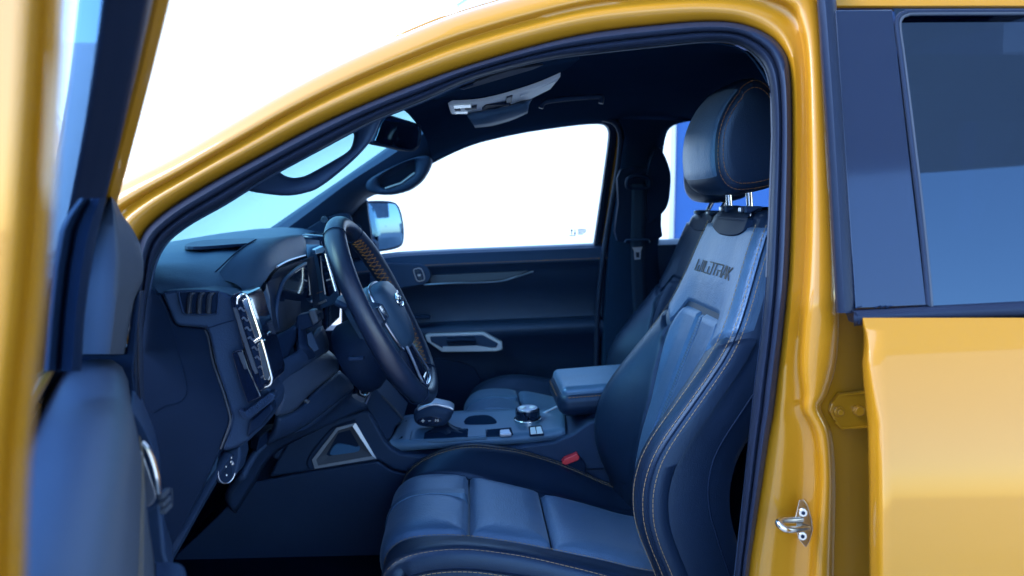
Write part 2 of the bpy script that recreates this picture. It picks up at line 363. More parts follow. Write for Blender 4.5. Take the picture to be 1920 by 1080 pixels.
# hinge bracket with two bolts
hg = ppx('hinge_bracket', [(1573, 738), (1625, 733), (1632, 801), (1577, 806), (1566, 792), (1555, 772), (1560, 755)], 1.196, .008, PAINT, bev=.002)
tube('bracket_rim', [at(*p, 1.194) for p in ((1630, 736), (1573, 741), (1561, 757))], .0022, PAINT, hg, n=6)
tube('bracket_rim', [at(*p, 1.194) for p in ((1566, 790), (1577, 803), (1632, 800))], .0022, PAINT, hg, n=6)
for x, y, hx in ((1572, 771, True), (1608, 769, False)):
    c = at(x, y, 1.195)
    disc('bolt', c + V((0, -.004, 0)), (0, -1, 0), .0085, .006, PAINT, hg, n=24)
    disc('bolt', c + V((0, -.009, 0)), (0, -1, 0), .0058 if hx else .0078, .006, PAINT, hg, n=6 if hx else 24)
# door striker
stk = prism('door_striker', [at(x, y, 1.138 + (x - 1490) * .0001) for x, y in ((1498, 938), (1507, 937), (1514, 947), (1522, 975), (1524, 995), (1518, 1016), (1511, 1027), (1505, 1021), (1496, 1010), (1491, 970))], (.004, .006, 0), STEEL, bev=.0012)
U = cat([(1502, 974, 1.142), (1484, 975, 1.132), (1467, 976, 1.118), (1460, 981, 1.106), (1472, 992, 1.100), (1490, 993, 1.112), (1514, 990, 1.142)], 6)
tube('striker_loop', [at(*p) for p in U], .0052, STEEL, stk, n=14)
for x, y in ((1506, 962), (1505, 1006)):
    c = at(x, y, 1.137); disc('screw', c, (-.3, -1, 0), .0068, .003, STEEL, stk); disc('screw_socket', c + V((-.0003, -.0016, 0)), (-.3, -1, 0), .0032, .002, BLACK, stk, n=6)

# ------------------------------------------------------------------ rear door
def rs(px, py, off=0): return side(px, py, off - .06)
YT = smooth_tab([(.3, 1.03), (.6, 1.0), (.8, .985), (.95, .995), (1.0, 1.002), (1.06, 1.012), (1.12, 1.026), (1.19, 1.049), (1.24, 1.070), (1.30, 1.098)])
rows = []
for py in [596, 600, 606, 612, 620, 632] + list(range(645, 1120, 15)) + [1160, 1220, 1300, 1450, 1600]:
    ex = interp([(596, 1612), (610, 1614), (623, 1618), (650, 1620), (680, 1616), (720, 1619), (800, 1627), (900, 1629), (1100, 1630), (1600, 1632)], py)
    row = []
    for dx, o in ((10, .075), (0, .046), (4, .030), (11, .018), (17, .008), (23, .002), (30, 0), (45, 0), (80, 0), (140, 0), (220, 0), (300, 0), (420, 0), (600, 0), (900, 0)):
        px = ex + dx
        px = ex + dx * (interp([(596, .2), (640, .35), (700, .65), (800, 1)], py) if dx < 40 else 1)
        Y = 1.05
        for _ in range(6): Y = interp(YT, at(px, py, Y).z) + o
        row.append(at(px, py, Y))
    rows.append(row)
rdoor = grid('rear_door', rows, PAINT, angle=75, label='yellow rear door skin with a rounded front hem')
def strip(name, a, b, m, parent, off=0, depth=.012, bev=.002, **k):       # strip between two pixel lines on the rear door's upper plane
    pts = [rs(x, y, off) for x, y in a] + [rs(x, y, off) for x, y in reversed(b)]
    return prism(name, pts, (0, depth, 0), m, parent, bev, **k)
strip('pillar_applique', [(1566, 19), (1674, 18)], [(1604, 579), (1738, 573)], GLOSS, rdoor, off=.012)
gl = [[rs(lerp(lx, 2300, t), lerp(ly, ly2, t), .024) for t in (0, .15, .4, .7, 1)] for lx, ly, ly2 in ((1676, 16, 14), (1692, 150, 150), (1712, 320, 318), (1730, 470, 465), (1742, 580, 560))]
grid('window_glass', gl, PRIVACY, rdoor)
ch = [(2300, 20), (1925, 22), (1720, 23), (1697, 25), (1685, 32), (1682, 50), (1690, 110), (1708, 255), (1725, 400), (1737, 520), (1741, 572)]
tube('glass_run_channel', [rs(x, y, .014) for x, y in cat(ch, 4)], .0042, RUBBER, rdoor, n=8)
tube('glass_run_lip', [rs(x + 6, y + 3, .012) for x, y in cat(ch, 4)], .0022, PLASTIC2, rdoor, n=8)
bt = [[rs(x, y + dy, o) for dy, o in ((-3, .03), (-1, .010), (4, .004), (12, .000), (20, .002), (25, .008), (28, .03))] for x, y in ((1601, 584), (1606, 583), (1630, 582), (1700, 578), (1800, 573), (1920, 567), (2300, 548))]
grid('belt_moulding', bt, RUBBER, rdoor, angle=60)
prism('moulding_end_cap', [rs(1600, 583, .002), rs(1606, 584, -.001), rs(1615, 610, .0), rs(1609, 608, .004)], (0, .03, 0), RUBBER, rdoor, .002)
strokes('moulding_mark', [[rs(x, 578, .010), rs(x + 8, 574, .010), rs(x + 12, 573, .010)] for x in (1640, 1650, 1660)] + [[rs(1604, 578, .010), rs(1616, 574, .010)]], BLACK, rdoor, .0009)
ws = [[rs(x + dx, y, o) for dx, o in ((-10, .06), (-9, .03), (-5, .012), (6, .004), (18, .006), (26, .016), (27, .05))] for x, y in ((1536, -60), (1541, 0), (1546, 60), (1556, 200), (1564, 330), (1571, 460), (1576, 560), (1577, 587))]
grid('pillar_weatherstrip', ws, RUBBER, rdoor, angle=60)
box('door_inner_panel', (1.25, 1.21, .95), (1.0, .03, .62), PLASTIC, rdoor)

# ------------------------------------------------------------------ open driver's door (hinged at the A pillar, swung towards the camera)
DG, DE, DN = V((-.511, 1.05, 0)), V((.361, -.9326, 0)), V((.9326, .361, 0))
def DF(t, z, off): return D(t, z, off * .78 - .044 + .145 * max(0, z - 1.27))
def D(t, z, off=0.0): return DG + DE * t + DN * (off + .2 * max(0, z - 1.27)) + V((0, 0, z))
# trim: section across the door, swept along it
sec = [(-.035, 1.20), (-.012, 1.232), (.004, 1.243), (.03, 1.247), (.055, 1.245), (.068, 1.236), (.075, 1.22), (.079, 1.19), (.082, 1.12), (.088, 1.05), (.09, .95), (.085, .8), (.08, .6), (-.03, .6)]
rows = []
for t in (-.02, -.012, .0, .05, .12, .2, .3, .4, .5, .6, .7, .78, .8):
    e = 1 if t > -.015 else .985
    wdt = lerp(.80, 1.0, sm(t / .35))
    rows.append([D(t, z * e, (o * wdt if o > 0 else o)) for o, z in sec])
ddoor = grid('driver_door', rows, PLASTIC2, cu=True, caps=True, angle=50, label='open driver door with soft blue grey trim and yellow frame')
stitches([D(t, 1.195, .0795 * lerp(.80, 1, sm(t / .35)) + .0005) for t in (.2, .3, .4, .5, .6, .7)], STITCHP, ddoor)
# window frame: black inner trim and painted outer flange follow the raked sash
SASH = cat([(-.02, 1.22), (.03, 1.385), (.18, 1.51), (.336, 1.593), (.5, 1.657), (.70, 1.712), (.80, 1.722)], 6)
grid('window_frame', [[DF(t + dt, z + dz, o) for dt, dz, o in ((.03, -.03, .004), (.028, -.028, .0), (.0, .0, -.004), (-.012, .012, .02), (-.014, .014, .03), (.0, .0, .040), (.012, -.012, .042), (.02, -.02, .036), (.024, -.024, .02), (.028, -.028, .012))] for t, z in SASH], RUBBER, ddoor, cu=True, caps=True, angle=40)
grid('frame_flange', [[DF(t + dt, z + dz, o) for dt, dz, o in ((-.016, .016, -.005), (-.03, .03, -.005), (-.03, .03, .05), (-.022, .022, .056), (-.012, .012, .054), (-.008, .008, .044))] for t, z in SASH], PAINT, ddoor, cu=True, caps=True, angle=40)
gp = []
for t, z in SASH[2:]: gp.append([DF(t, lerp(1.22, z, k), .006) for k in (0, .25, .5, .75, 1)])
grid('window_glass', gp, DOORGLASS, ddoor)
# latch edge of the frame, closest to the camera
edge = cat([(190, -1080, .262), (160, -600, .262), (134, -120, .262), (122, 0, .262), (112, 180, .262), (101, 350, .262), (92, 480, .262), (80, 620, .262), (64, 760, .262), (52, 900, .262), (46, 1080, .262), (42, 1300, .262), (30, 2600, .262), (30, 5200, .262)], 4)
rows = []
for x, y, Y in edge:
    rows.append([at(x + dx, y, Y + o) for dx, o in ((4, .06), (2, .02), (-4, .008), (-24, .0), (-50, .002), (-58, -.006), (-80, -.010), (-160, -.008), (-420, -.004), (-640, .004), (-690, .02), (-700, .08))])
grid('latch_edge', rows, PAINT, ddoor, angle=60)
# outer skin and outside mirror of the open door
rows = []
for t in (-.04, -.03, .0, .1, .25, .4, .55, .7, .8, .845, .85):
    rows.append([D(t, z, o - (.0 if -.03 < t < .845 else -.03)) for z, o in ((.52, -.05), (.6, -.07), (.8, -.085), (1.0, -.075), (1.12, -.065), (1.2, -.05), (1.235, -.035), (1.245, -.018))])
grid('outer_skin', rows, PAINT, ddoor, angle=60, thick=.006)
rows = []
for i in range(9):
    f = -1 + 2 * i / 8; r_ = math.sqrt(max(.02, 1 - abs(f) ** 3))
    rows.append([D(.06 + .05 * r_ * math.cos(a) * (1.2 if math.cos(a) < 0 else .8), 1.335 + .085 * r_ * math.sin(a), -.16 + .10 * f) for a in [2 * math.pi * j / 20 for j in range(20)]])
grid('outside_mirror', rows, BLACK, ddoor, cu=True, caps=True, angle=60)
# mirror sail trim and seal stripes near the hinge
XL = [(369, 207), (390, 195), (450, 178), (520, 166), (590, 157), (662, 152)]; XM = [(369, 209), (400, 216), (480, 222), (560, 218), (662, 206)]
XRr = [(369, 210), (373, 216), (400, 227), (425, 246), (455, 262), (490, 269), (525, 268), (560, 253), (600, 243), (640, 238), (664, 233)]
rows = []
for k_ in range(41):
    y = lerp(369, 664, k_ / 40); a, b, c = interp(XL, y), interp(XM, y), interp(XRr, y)
    rows.append([at(a, y, 1.10), at(a, y, .99), at(lerp(a, b, .1), y, .978), at(lerp(a, b, .85), y, .970), at(b, y, .972), at(lerp(b, c, .15), y, .980), at(lerp(b, c, .7), y, 1.005), at(lerp(b, c, .95), y, 1.02), at(c, y, 1.035), at(c, y, 1.11)])
grid('sail_trim', rows, PLASTIC2, ddoor, angle=65, cu=True, caps=True)
rows = []
for y in range(372, 705, 12):
    a = interp([(372, 150), (400, 128), (430, 112), (500, 100), (600, 90), (700, 82)], y); b = interp([(372, 200), (450, 180), (520, 168), (590, 159), (700, 152)], y)
    rows.append([at(lerp(a, b, t), y, Y) for t, Y in ((0, .80), (0, .75), (.12, .742), (.3, .755), (.34, .77), (.42, .77), (.46, .755), (.75, .755), (.95, .77), (1, .83))])
grid('seal_and_dark_reflection', rows, BLACK, ddoor, angle=50, cu=True, caps=True)  # black rubber; its colour also stands in for the glass's dark reflection
prism('lower_hinge_trim', [at(x, y, 1.03) for x, y in ((152, 664), (236, 664), (252, 560), (262, 545), (262, 560), (250, 700), (262, 820), (262, 1090), (150, 1090))], -DE * .05, BLACK, ddoor, .003)
for x0, x1, r in ((247, 250, .004), (256, 258, .003), (264, 267, .004)):
    tube('hinge_seal', [at(x0 + 3, 545, 1.12), at(x0 - 1, 600, 1.12), at(x0, 700, 1.12), at(x1, 800, 1.12), at(x1 + 2, 1000, 1.12)], r, RUBBER, ddoor, n=8)
# pull handle pod with bright bezel, switches, armrest
pod = prism('handle_pod', [at(x, y, .86) for x, y in cat([(243, 770), (262, 790), (283, 830), (297, 880), (302, 920), (298, 945), (270, 960), (262, 900), (250, 830)], 3, True)], -DE * .10, PLASTIC, ddoor, .005)
tube('handle_bezel', [at(x, y, .852) for x, y in cat([(266, 830), (277, 842), (288, 870), (295, 900), (297, 925)], 4)], .0030, CHROME, pod, n=8, up=(1, 0, 0))
prism('pull_cup', [at(x, y, .855) for x, y in cat([(256, 850), (266, 850), (284, 900), (292, 935), (270, 950), (262, 900)], 3, True)], -DE * .01, SATIN, pod, .002)
prism('door_lower_panel', [at(x, y, .90) for x, y in ((262, 780), (285, 850), (302, 930), (312, 1040), (330, 1100), (262, 1100))], -DE * .12, PLASTIC, ddoor, .008)
prism('armrest', [at(x, y, .80) for x, y in cat([(280, 1062), (300, 1053), (328, 1053), (345, 1062), (350, 1090), (350, 1140), (280, 1140)], 3, True)], DE * .25, PLASTIC, ddoor, .006)
for i, (x, y) in enumerate(((307, 925), (309, 940), (311, 953))):
    box('lock_switch', at(x, y, .865), (.006, .02, .006), PLASTIC2, ddoor, bev=.001)
strokes('seat_memory_outline', [[at(x, y, .885) for x, y in ((314, 915), (322, 916), (323, 950), (314, 952))]], PLASTIC2, ddoor, .0006)

# ------------------------------------------------------------------ cabin shell: floor, headliner, windshield, far pillars, far door
box('cabin_floor', (.1, 1.99, .56), (2.4, 1.52, .06), CARPET)
box('rear_bulkhead', (1.75, 1.99, .92), (.06, 1.5, .72), HEADLINER)
grid('rear_window', [[V((1.74, y, z)) for y in (1.3, 1.99, 2.7)] for z in (1.27, 1.72)], PRIVACY)
box('firewall', (-.78, 1.99, .85), (.06, 1.5, .86), CARPET)
box('door_sill', (-.1, 1.20, .60), (1.3, .14, .12), PAINT, bev=.02)
box('far_sill', (.3, 2.80, .75), (2.6, .12, .5), BLACK)
# headliner: from the near seal over to the far window heads
near = [(720, 214), (760, 198), (800, 184), (880, 152), (960, 130), (1050, 112), (1140, 102), (1250, 92), (1330, 86), (1400, 105), (1450, 180)]
far = [(808, 302), (825, 294), (845, 285), (885, 268), (935, 256), (990, 245), (1060, 236), (1115, 230), (1170, 228), (1250, 226), (1460, 224)]
rows = []
for a, b in zip(cat(near, 4), cat(far, 4)):
    p, q = side(a[0], a[1] - 6, .085), fside(b[0], b[1], -.02); row = []
    for t in (0, .04, .1, .2, .35, .5, .65, .78, .86, .92, .96, 1):
        c = p.lerp(q, t); zt = lerp(p.z, q.z, t); top_ = max(p.z, q.z) + .045
        row.append(V((c.x, c.y, lerp(zt, top_, min(1, (1 - abs(2 * t - 1) ** 3.5))))))
    rows.append(row)
hl = grid('headliner', rows, HEADLINER, angle=60, thick=.003)
rows = [[p + V((dx, 0, 0)) for p in rows[-1]] for dx in (0, .3, .6, .95)]
grid('headliner_rear', rows, HEADLINER, hl, thick=.003)
# windshield
WB = [V((-.66, 1.30, 1.32)), V((-.80, 1.5, 1.325)), V((-.86, 1.75, 1.325)), V((-.88, 1.99, 1.325)), V((-.86, 2.23, 1.325)), V((-.80, 2.50, 1.325)), V((-.65, 2.74, 1.31))]
WT = [V((-.10, 1.44, 1.70)), V((-.13, 1.56, 1.715)), V((-.15, 1.78, 1.725)), V((-.155, 1.99, 1.73)), V((-.15, 2.20, 1.725)), V((-.13, 2.44, 1.715)), V((-.085, 2.62, 1.69))]
rows = [[b.lerp(t, k) + V((-.02, 0, .02)) * math.sin(math.pi * k) for k in [i / 10 for i in range(11)]] for b, t in zip([V(p) for p in cat([tuple(p) for p in WB], 4)], [V(p) for p in cat([tuple(p) for p in WT], 4)])]
grid('windshield', rows, WIND, label='pale cyan tinted windshield')
# black frit band and header at the top of the windshield
hd = [V(p) for p in cat([tuple(p) for p in WT], 4)]
grid('windshield_header', [[p + V((dx, 0, dz)) for dx, dz in ((-.035, -.012), (0, -.004), (.05, .005), (.12, .012))] for p in hd], BLACK, thick=.006)
# far A pillar trim
ap_u = [(470, 446), (490, 441), (560, 393), (640, 338), (720, 283), (765, 251), (800, 232), (818, 222), (826, 210)]
ap_l = [(560, 500), (600, 470), (640, 430), (690, 372), (735, 360), (785, 330), (808, 303), (830, 292), (850, 283)]
rows = []
for a, b in zip(cat(ap_u, 4), cat(ap_l, 4)):
    rows.append([fside(lerp(a[0], b[0], t), lerp(a[1], b[1], t), o) for t, o in ((-.03, .02), (0, -.03), (.06, -.075), (.2, -.10), (.5, -.09), (.85, -.05), (.97, -.02), (1, .02))])
fa = grid('far_a_pillar', rows, PLASTIC, angle=60)
# far A pillar grab handle
fh_o = [(690, 338), (686, 352), (700, 363), (730, 366), (765, 358), (790, 341), (805, 318), (810, 300), (800, 292), (775, 296), (740, 310), (708, 326)]
fh_h = [(712, 336), (712, 346), (720, 352), (734, 352), (752, 344), (768, 334), (777, 324), (779, 312), (776, 302), (764, 302), (742, 312), (722, 324)]
prism('handle_recess', [fside(x, y, -.075) for x, y in cat(fh_o, 3, True)], (0, .05, 0), BLACK, fa, .004)
def ring(name, outer, hole, f, m, parent, rnd=4, n=72, **k):     # flat handle with a rounded bar round its opening; f(px, py, lift) places it
    O = resample([V((*p, 0)) for p in cat(outer, rnd, True) + [outer[0]]], n + 1)[:n]; H_ = resample([V((*p, 0)) for p in cat(hole, rnd, True) + [hole[0]]], n + 1)[:n]
    rows = []
    for t, o in ((0, .028), (0, .012), (.06, .004), (.2, -.002), (.5, -.004), (.8, -.001), (.94, .006), (1, .014), (1, .03)):
        rows.append([f(*(a.lerp(b, t).xy), o) for a, b in zip(O, H_)])
    return grid(name, rows, m, parent, cu=True, angle=60, **k)
ring('grab_handle', fh_o, fh_h, lambda x, y, o: fside(x, y, -.11 + o), PLASTIC, truck, label='grab handle on the far windshield pillar')
tube('handle_edge', [fside(x, y, -.115) for x, y in ((722, 353), (752, 343), (777, 324))], .0022, SILVERP, fa, n=6)
prism('far_sail', [fside(x, y, .02) for x, y in ((590, 455), (640, 415), (688, 374), (690, 400), (700, 472), (700, 492), (590, 500))], (0, .03, 0), BLACK, fa, .003)
# far speaker sail
ppx('tweeter_cover', [(570, 436), (612, 408), (648, 400), (660, 415), (650, 445), (600, 460)], 2.60, .02, BLACK, fa, rnd=3)
disc('tweeter', at(608, 412, 2.59), (-.2, -1, 0), .012, .01, GLOSS, fa)
# far door
P_ = cat([(640, 490), (700, 482), (757, 475), (850, 470), (950, 466), (1050, 462), (1124, 459), (1150, 457)], 4)
rows = []
for x, y in P_:
    f = (x - 640) / 484; sl_ = -20 * f
    rows.append([fside(x, y + dy, o) for dy, o in ((-4, .05), (-3, .03), (0, 0), (4, -.012), (14, -.022), (30, -.026), (34, -.020), (48, -.018), (75, .0), (110, .012), (132, .008), (138, -.025), (144, -.034), (156, -.036), (168, -.03), (176, -.02), (215, -.012), (260, -.006), (330, .0), (420, .0))])
fdoor = grid('far_door', rows, LEATHER, angle=50, label='dark far door with stitched belt pad and armrest')
grid('door_upper_pad', [[fside(x, y + dy, o - .003) for dy, o in ((2, 0), (5, -.016), (14, -.024), (28, -.027), (31, -.02))] for x, y in P_], PLASTIC, fdoor)
stitches([fside(x, y + 25, -.0325) for x, y in P_], STITCH, fdoor, r=.0008)
tr = cat([(795, 534), (850, 531), (900, 530), (940, 527), (965, 520), (1000, 509)], 4)
tube('chrome_trim', [fside(x, y, -.036) for x, y in tr], .0032, SATIN, fdoor, n=8)
prism('trim_band', [fside(x, y, -.028) for x, y in [(806, 517), (880, 513), (960, 510), (990, 508)] + [(965, 518), (940, 525), (900, 528), (806, 532)]], (0, .02, 0), PLASTIC2, fdoor, .002)
sp = prism('switch_pod', [fside(x, y, -.045) for x, y in cat([(700, 498), (760, 495), (794, 497), (806, 508), (808, 520), (798, 532), (770, 538), (700, 545)], 3, True)], (0, .03, 0), PLASTIC, fdoor, .004)
tube('switch_bezel', [fside(x, y, -.048) for x, y in cat([(777, 505), (787, 503), (792, 508), (796, 522), (792, 526), (784, 527), (780, 522), (776, 509)], 3, True)], .0014, SATIN, sp, closed=True, n=6)
for x, y in ((783, 509), (786, 516), (788, 522)): box('lock_button', fside(x, y, -.048), (.010, .005, .007), PLASTIC2 if y != 516 else SATIN, sp, bev=.001)
sur = [(797, 630), (803, 626), (908, 623), (942, 642), (942, 655), (936, 658), (828, 660), (800, 640)]
prism('pull_surround', [fside(x, y, -.05) for x, y in sur], (0, .03, 0), SILVERP, fdoor, .003)
prism('pull_pocket', [fside(x, y, -.0535) for x, y in ((806, 631), (905, 628), (934, 644), (930, 652), (832, 654), (808, 641))], (0, .02, 0), PLASTIC, fdoor, .003)
prism('pull_recess', [fside(x, y, -.0565) for x, y in ((838, 632), (890, 630), (893, 650), (840, 651))], (0, .01, 0), BLACK, fdoor, .001)
tube('pull_bar', [fside(x, y, -.064) for x, y in ((838, 640), (865, 637), (892, 638))], .007, BLACK, fdoor)
prism('pull_ledge', [fside(x, y, -.058) for x, y in ((830, 650), (893, 648), (936, 655), (932, 659), (828, 660))], (0, .01, 0), SILVERP, fdoor, .002)
box('window_switch', fside(785, 594, -.045), (.08, .03, .012), BLACK, fdoor)
ppx('speaker_grille', [(690, 680), (800, 672), (890, 690), (900, 760), (840, 800), (690, 800)], 2.70, .01, BLACK, fdoor, rnd=3)
# far window glass, frame, etched marks
grid('far_window_glass', [[fside(lerp(a, 1160, t), y, .05) for t in (0, .3, .6, 1)] for y, a in ((225, 800), (300, 720), (380, 620), (490, 560))], CLEAR)
em = [[(1072, 431), (1072, 440)], [(1070, 433), (1072, 430), (1074, 433)], [(1078, 430), (1078, 439)], [(1076, 437), (1078, 440), (1080, 437)], [(1067, 442), (1080, 442)]] + [[(1083, y), (1083 + l, y)] for y, l in ((430, 16), (433, 17), (436, 15), (439, 11))]
strokes('glass_etching', [[fside(x, y, .044) for x, y in s] for s in em], PRINT, fdoor, .0017)
fr = cat([(808, 304), (850, 283), (900, 264), (980, 246), (1060, 234), (1110, 229), (1134, 231), (1144, 243), (1144, 265), (1136, 325), (1126, 395), (1116, 462)], 5)
sweep('window_run_seal', [fside(x, y, .01) for x, y in fr], [(-.012, -.006), (.02, -.006), (.03, 0), (.02, .006), (-.012, .006)], BLACK, up=(0, 1, 0), angle=40)
FE = cat([(1100, 224), (1130, 226), (1146, 238), (1148, 265), (1140, 325), (1130, 395), (1119, 466)], 5)
grid('far_door_frame', [[fside(x + dx, y - (dx if i < 8 else 0), .03 - o) for dx, o in ((-3, 0), (2, .01), (6, .01), (9, 0))] for i, (x, y) in enumerate(FE)], BLACK)
grid('far_door_flange', [[fside(x + dx, y, .028 - o) for dx, o in ((6, 0), (9, .004), (14, .004), (20, 0))] for x, y in FE[10:]], PAINT)
tube('far_door_seal', [fside(x, y, -.03) for x, y in cat([(1128, 222), (1150, 228), (1161, 243), (1164, 265), (1158, 320), (1146, 390), (1134, 462), (1126, 520), (1120, 600), (1118, 760)], 5)], .0095, RUBBER, n=12)
# far B pillar with belt
bl = [(1150, 222), (1166, 250), (1164, 280), (1152, 370), (1138, 462), (1130, 560), (1124, 640), (1120, 780)]
br = [(1300, 226), (1262, 236), (1247, 262), (1240, 330), (1236, 452), (1250, 560), (1300, 640), (1320, 780)]
rows = []
for a, b in zip(cat(bl, 4), cat(br, 4)):
    rows.append([fside(lerp(a[0], b[0], t), lerp(a[1], b[1], t), o) for t, o in ((0, .03), (.01, -.02), (.06, -.05), (.2, -.062), (.5, -.066), (.8, -.06), (.95, -.045), (.99, -.01), (1, .05))])
fb = grid('far_b_pillar', rows, HEADLINER, angle=50)
prism('belt_height_cover', [fside(x, y, -.085) for x, y in cat([(1164, 318), (1240, 316), (1243, 330), (1240, 420), (1236, 448), (1158, 452), (1160, 380)], 3, True)], (0, .03, 0), BLACK, fb, .004)
prism('pillar_trim', [fside(x, y, -.10) for x, y in cat([(1236, 276), (1250, 298), (1258, 327), (1257, 358), (1252, 386), (1238, 404), (1216, 416), (1212, 340), (1222, 290)], 3, True)], (0, .07, 0), BLACK, fb, .012)
tube('belt_guide', [fside(x, y, -.11) for x, y in cat([(1176, 346), (1180, 334), (1198, 329), (1214, 334), (1218, 345), (1212, 352), (1182, 352)], 4, True)], .008, BLACK, fb, closed=True)
grid('seat_belt', [[fside(x + dx, y, -.115) for dx in (0, 8, 17, 26)] for x, y in ((1185, 345), (1184, 400), (1183, 455), (1184, 520), (1190, 640), (1200, 760))], WEBBING, thick=.003)
tube('belt_stop_bar', [fside(1172, 455, -.12), fside(1174, 450, -.12), fside(1215, 449, -.12), fside(1218, 455, -.12)], .004, PLASTIC, fb)
prism('belt_tongue', [fside(x, y, -.124) for x, y in ((1186, 464), (1205, 463), (1202, 470), (1201, 486), (1190, 487), (1189, 470))], (0, .004, 0), SATIN, fb, .001)
prism('tongue_slot', [fside(x, y, -.1255) for x, y in ((1192, 473), (1199, 473), (1199, 483), (1193, 483))], (0, .003, 0), BLACK, fb, .0005)
# far rear door and window
grid('far_rear_window', [[fside(lerp(1225, 2000, t), y, .05) for t in (0, .4, 1)] for y in (215, 330, 460)], CLEAR)
rows = [[fside(x, y + dy, o) for dy, o in ((-3, .05), (0, 0), (8, -.03), (40, -.035), (120, -.02), (330, -.02))] for x, y in ((1225, 452), (1300, 449), (1400, 446), (1600, 440), (2000, 428))]
grid('far_rear_door', rows, LEATHER, angle=50)
prism('far_c_pillar', [fside(x, y, -.03) for x, y in ((1620, 215), (1800, 215), (1800, 460), (1640, 460))], (0, .06, 0), HEADLINER)
# far door mirror: convex glass turned towards the driver
def onpl(px, py, c, n_):
    d = ray(px, py); return CAM + d * ((c - CAM).dot(n_) / d.dot(n_))
cc = at(721, 424, 2.98); MN = V((.73, -.68, .045)).normalized()
mo = [(684, 384), (690, 377), (720, 376), (742, 380), (752, 395), (758, 425), (757, 455), (745, 466), (715, 472), (698, 470)]
mg = [(690, 386), (700, 381), (735, 382), (744, 388), (750, 405), (755, 435), (754, 454), (745, 461), (712, 468), (702, 462), (696, 430)]
mh = prism('far_mirror_housing', [onpl(x, y, cc, MN) for x, y in cat(mo, 3, True)], -MN * .08, BLACK, truck, .006, label='far door mirror with convex glass')
ol = cat(mg, 3, True); rows = []
for k_ in [i / 8 for i in range(9)]:
    row = []
    for x, y in ol:
        p = onpl(lerp(722, x, max(k_, .02)), lerp(424, y, max(k_, .02)), cc + MN * .001, MN); row.append(p + MN * (.004 - (p - cc).length ** 2 / 2.6))
    rows.append(row)
grid('mirror_glass', rows, MIRROR, mh, cu=True)
ppx('far_mirror_arm', [(680, 440), (705, 455), (705, 485), (670, 485)], 2.86, .12, BLACK, bev=.01)

# ------------------------------------------------------------------ dashboard
prof = [(-.98, 1.28), (-.82, 1.325), (-.70, 1.345), (-.60, 1.357), (-.52, 1.362), (-.46, 1.358), (-.42, 1.348), (-.398, 1.33), (-.388, 1.30), (-.39, 1.24), (-.395, 1.15), (-.41, 1.05), (-.45, .98), (-.55, .93), (-.75, .90), (-.98, .90)]
rows = []
for y in (1.274, 1.278, 1.29, 1.31, 1.34, 1.38, 1.44, 1.52, 1.62, 1.75, 1.9, 2.1, 2.3, 2.5, 2.65, 2.70):
    dz = -interp([(1.274, .066), (1.278, .052), (1.29, .042), (1.34, .024), (1.44, .008), (1.55, 0), (2.5, 0), (2.7, .03)], y)
    dx = -interp([(1.27, .0), (1.9, .0), (2.2, .04), (2.7, .06)], y)
    rows.append([V((x + dx, y, z + (dz if z > 1.2 else dz * max(0, (z - .9) / .3)))) for x, z in prof])
dash = grid('dashboard', rows, DASHTOP, cu=True, caps=True, angle=50, label='dark grained dashboard with stitched hood and air vents')
# speaker grille on the dash top
def dz_top(p): return p
prism('speaker_grille', [atz(x, y, 1.3645) for x, y in cat([(346, 461), (362, 453), (400, 449), (450, 447), (492, 447), (502, 450), (470, 455), (420, 459), (375, 462)], 3, True)], (0, 0, -.006), PLASTIC, dash, .001)
tube('dash_seam', [at(x, y, Y) + V((0, 0, .002)) for x, y, Y in cat([(396, 530, 1.343), (392, 524, 1.343), (415, 502, 1.37), (440, 478, 1.40), (462, 461, 1.44), (480, 451, 1.48)], 5)], .0013, BLACK, dash, n=6)
# instrument hood
HN = cat([(396, 528, 1.345), (440, 478, 1.40), (478, 451, 1.48), (520, 443, 1.62), (556, 441, 1.80), (566, 446, 1.86)], 5)
HM = cat([(450, 548, 1.345), (482, 512, 1.40), (508, 486, 1.48), (535, 466, 1.62), (565, 455, 1.78), (574, 462, 1.86)], 5)
HF = cat([(468, 566, 1.345), (492, 534, 1.40), (516, 502, 1.48), (545, 488, 1.62), (572, 478, 1.78), (576, 484, 1.86)], 5)
rows = []
for a, b, c in zip(HN, HM, HF):
    pa, pb, pc = at(*a), at(*b), at(*c); row = []
    for t in (0, .12, .25, .4, .55, .7, .85, 1):
        q = pa.lerp(pb, t / .7) if t <= .7 else pb.lerp(pc, (t - .7) / .3)
        q = q + V((0, 0, .012)) * math.sin(math.pi * t); row.append(q)
    row += [pc + V((-.03, .004, -.006)), pc + V((-.12, .0, -.012)), pa + V((-.06, 0, -.04))]
    rows.append(row)
hood = grid('instrument_hood', rows, DASHTOP, angle=65)
tube('hood_chrome_line', [at(x, y, Y) + V((.003, -.003, 0)) for x, y, Y in cat([(517, 500, 1.48), (535, 490, 1.56), (552, 484, 1.66), (570, 479, 1.76)], 5)], .0022, SATIN, hood, n=8)
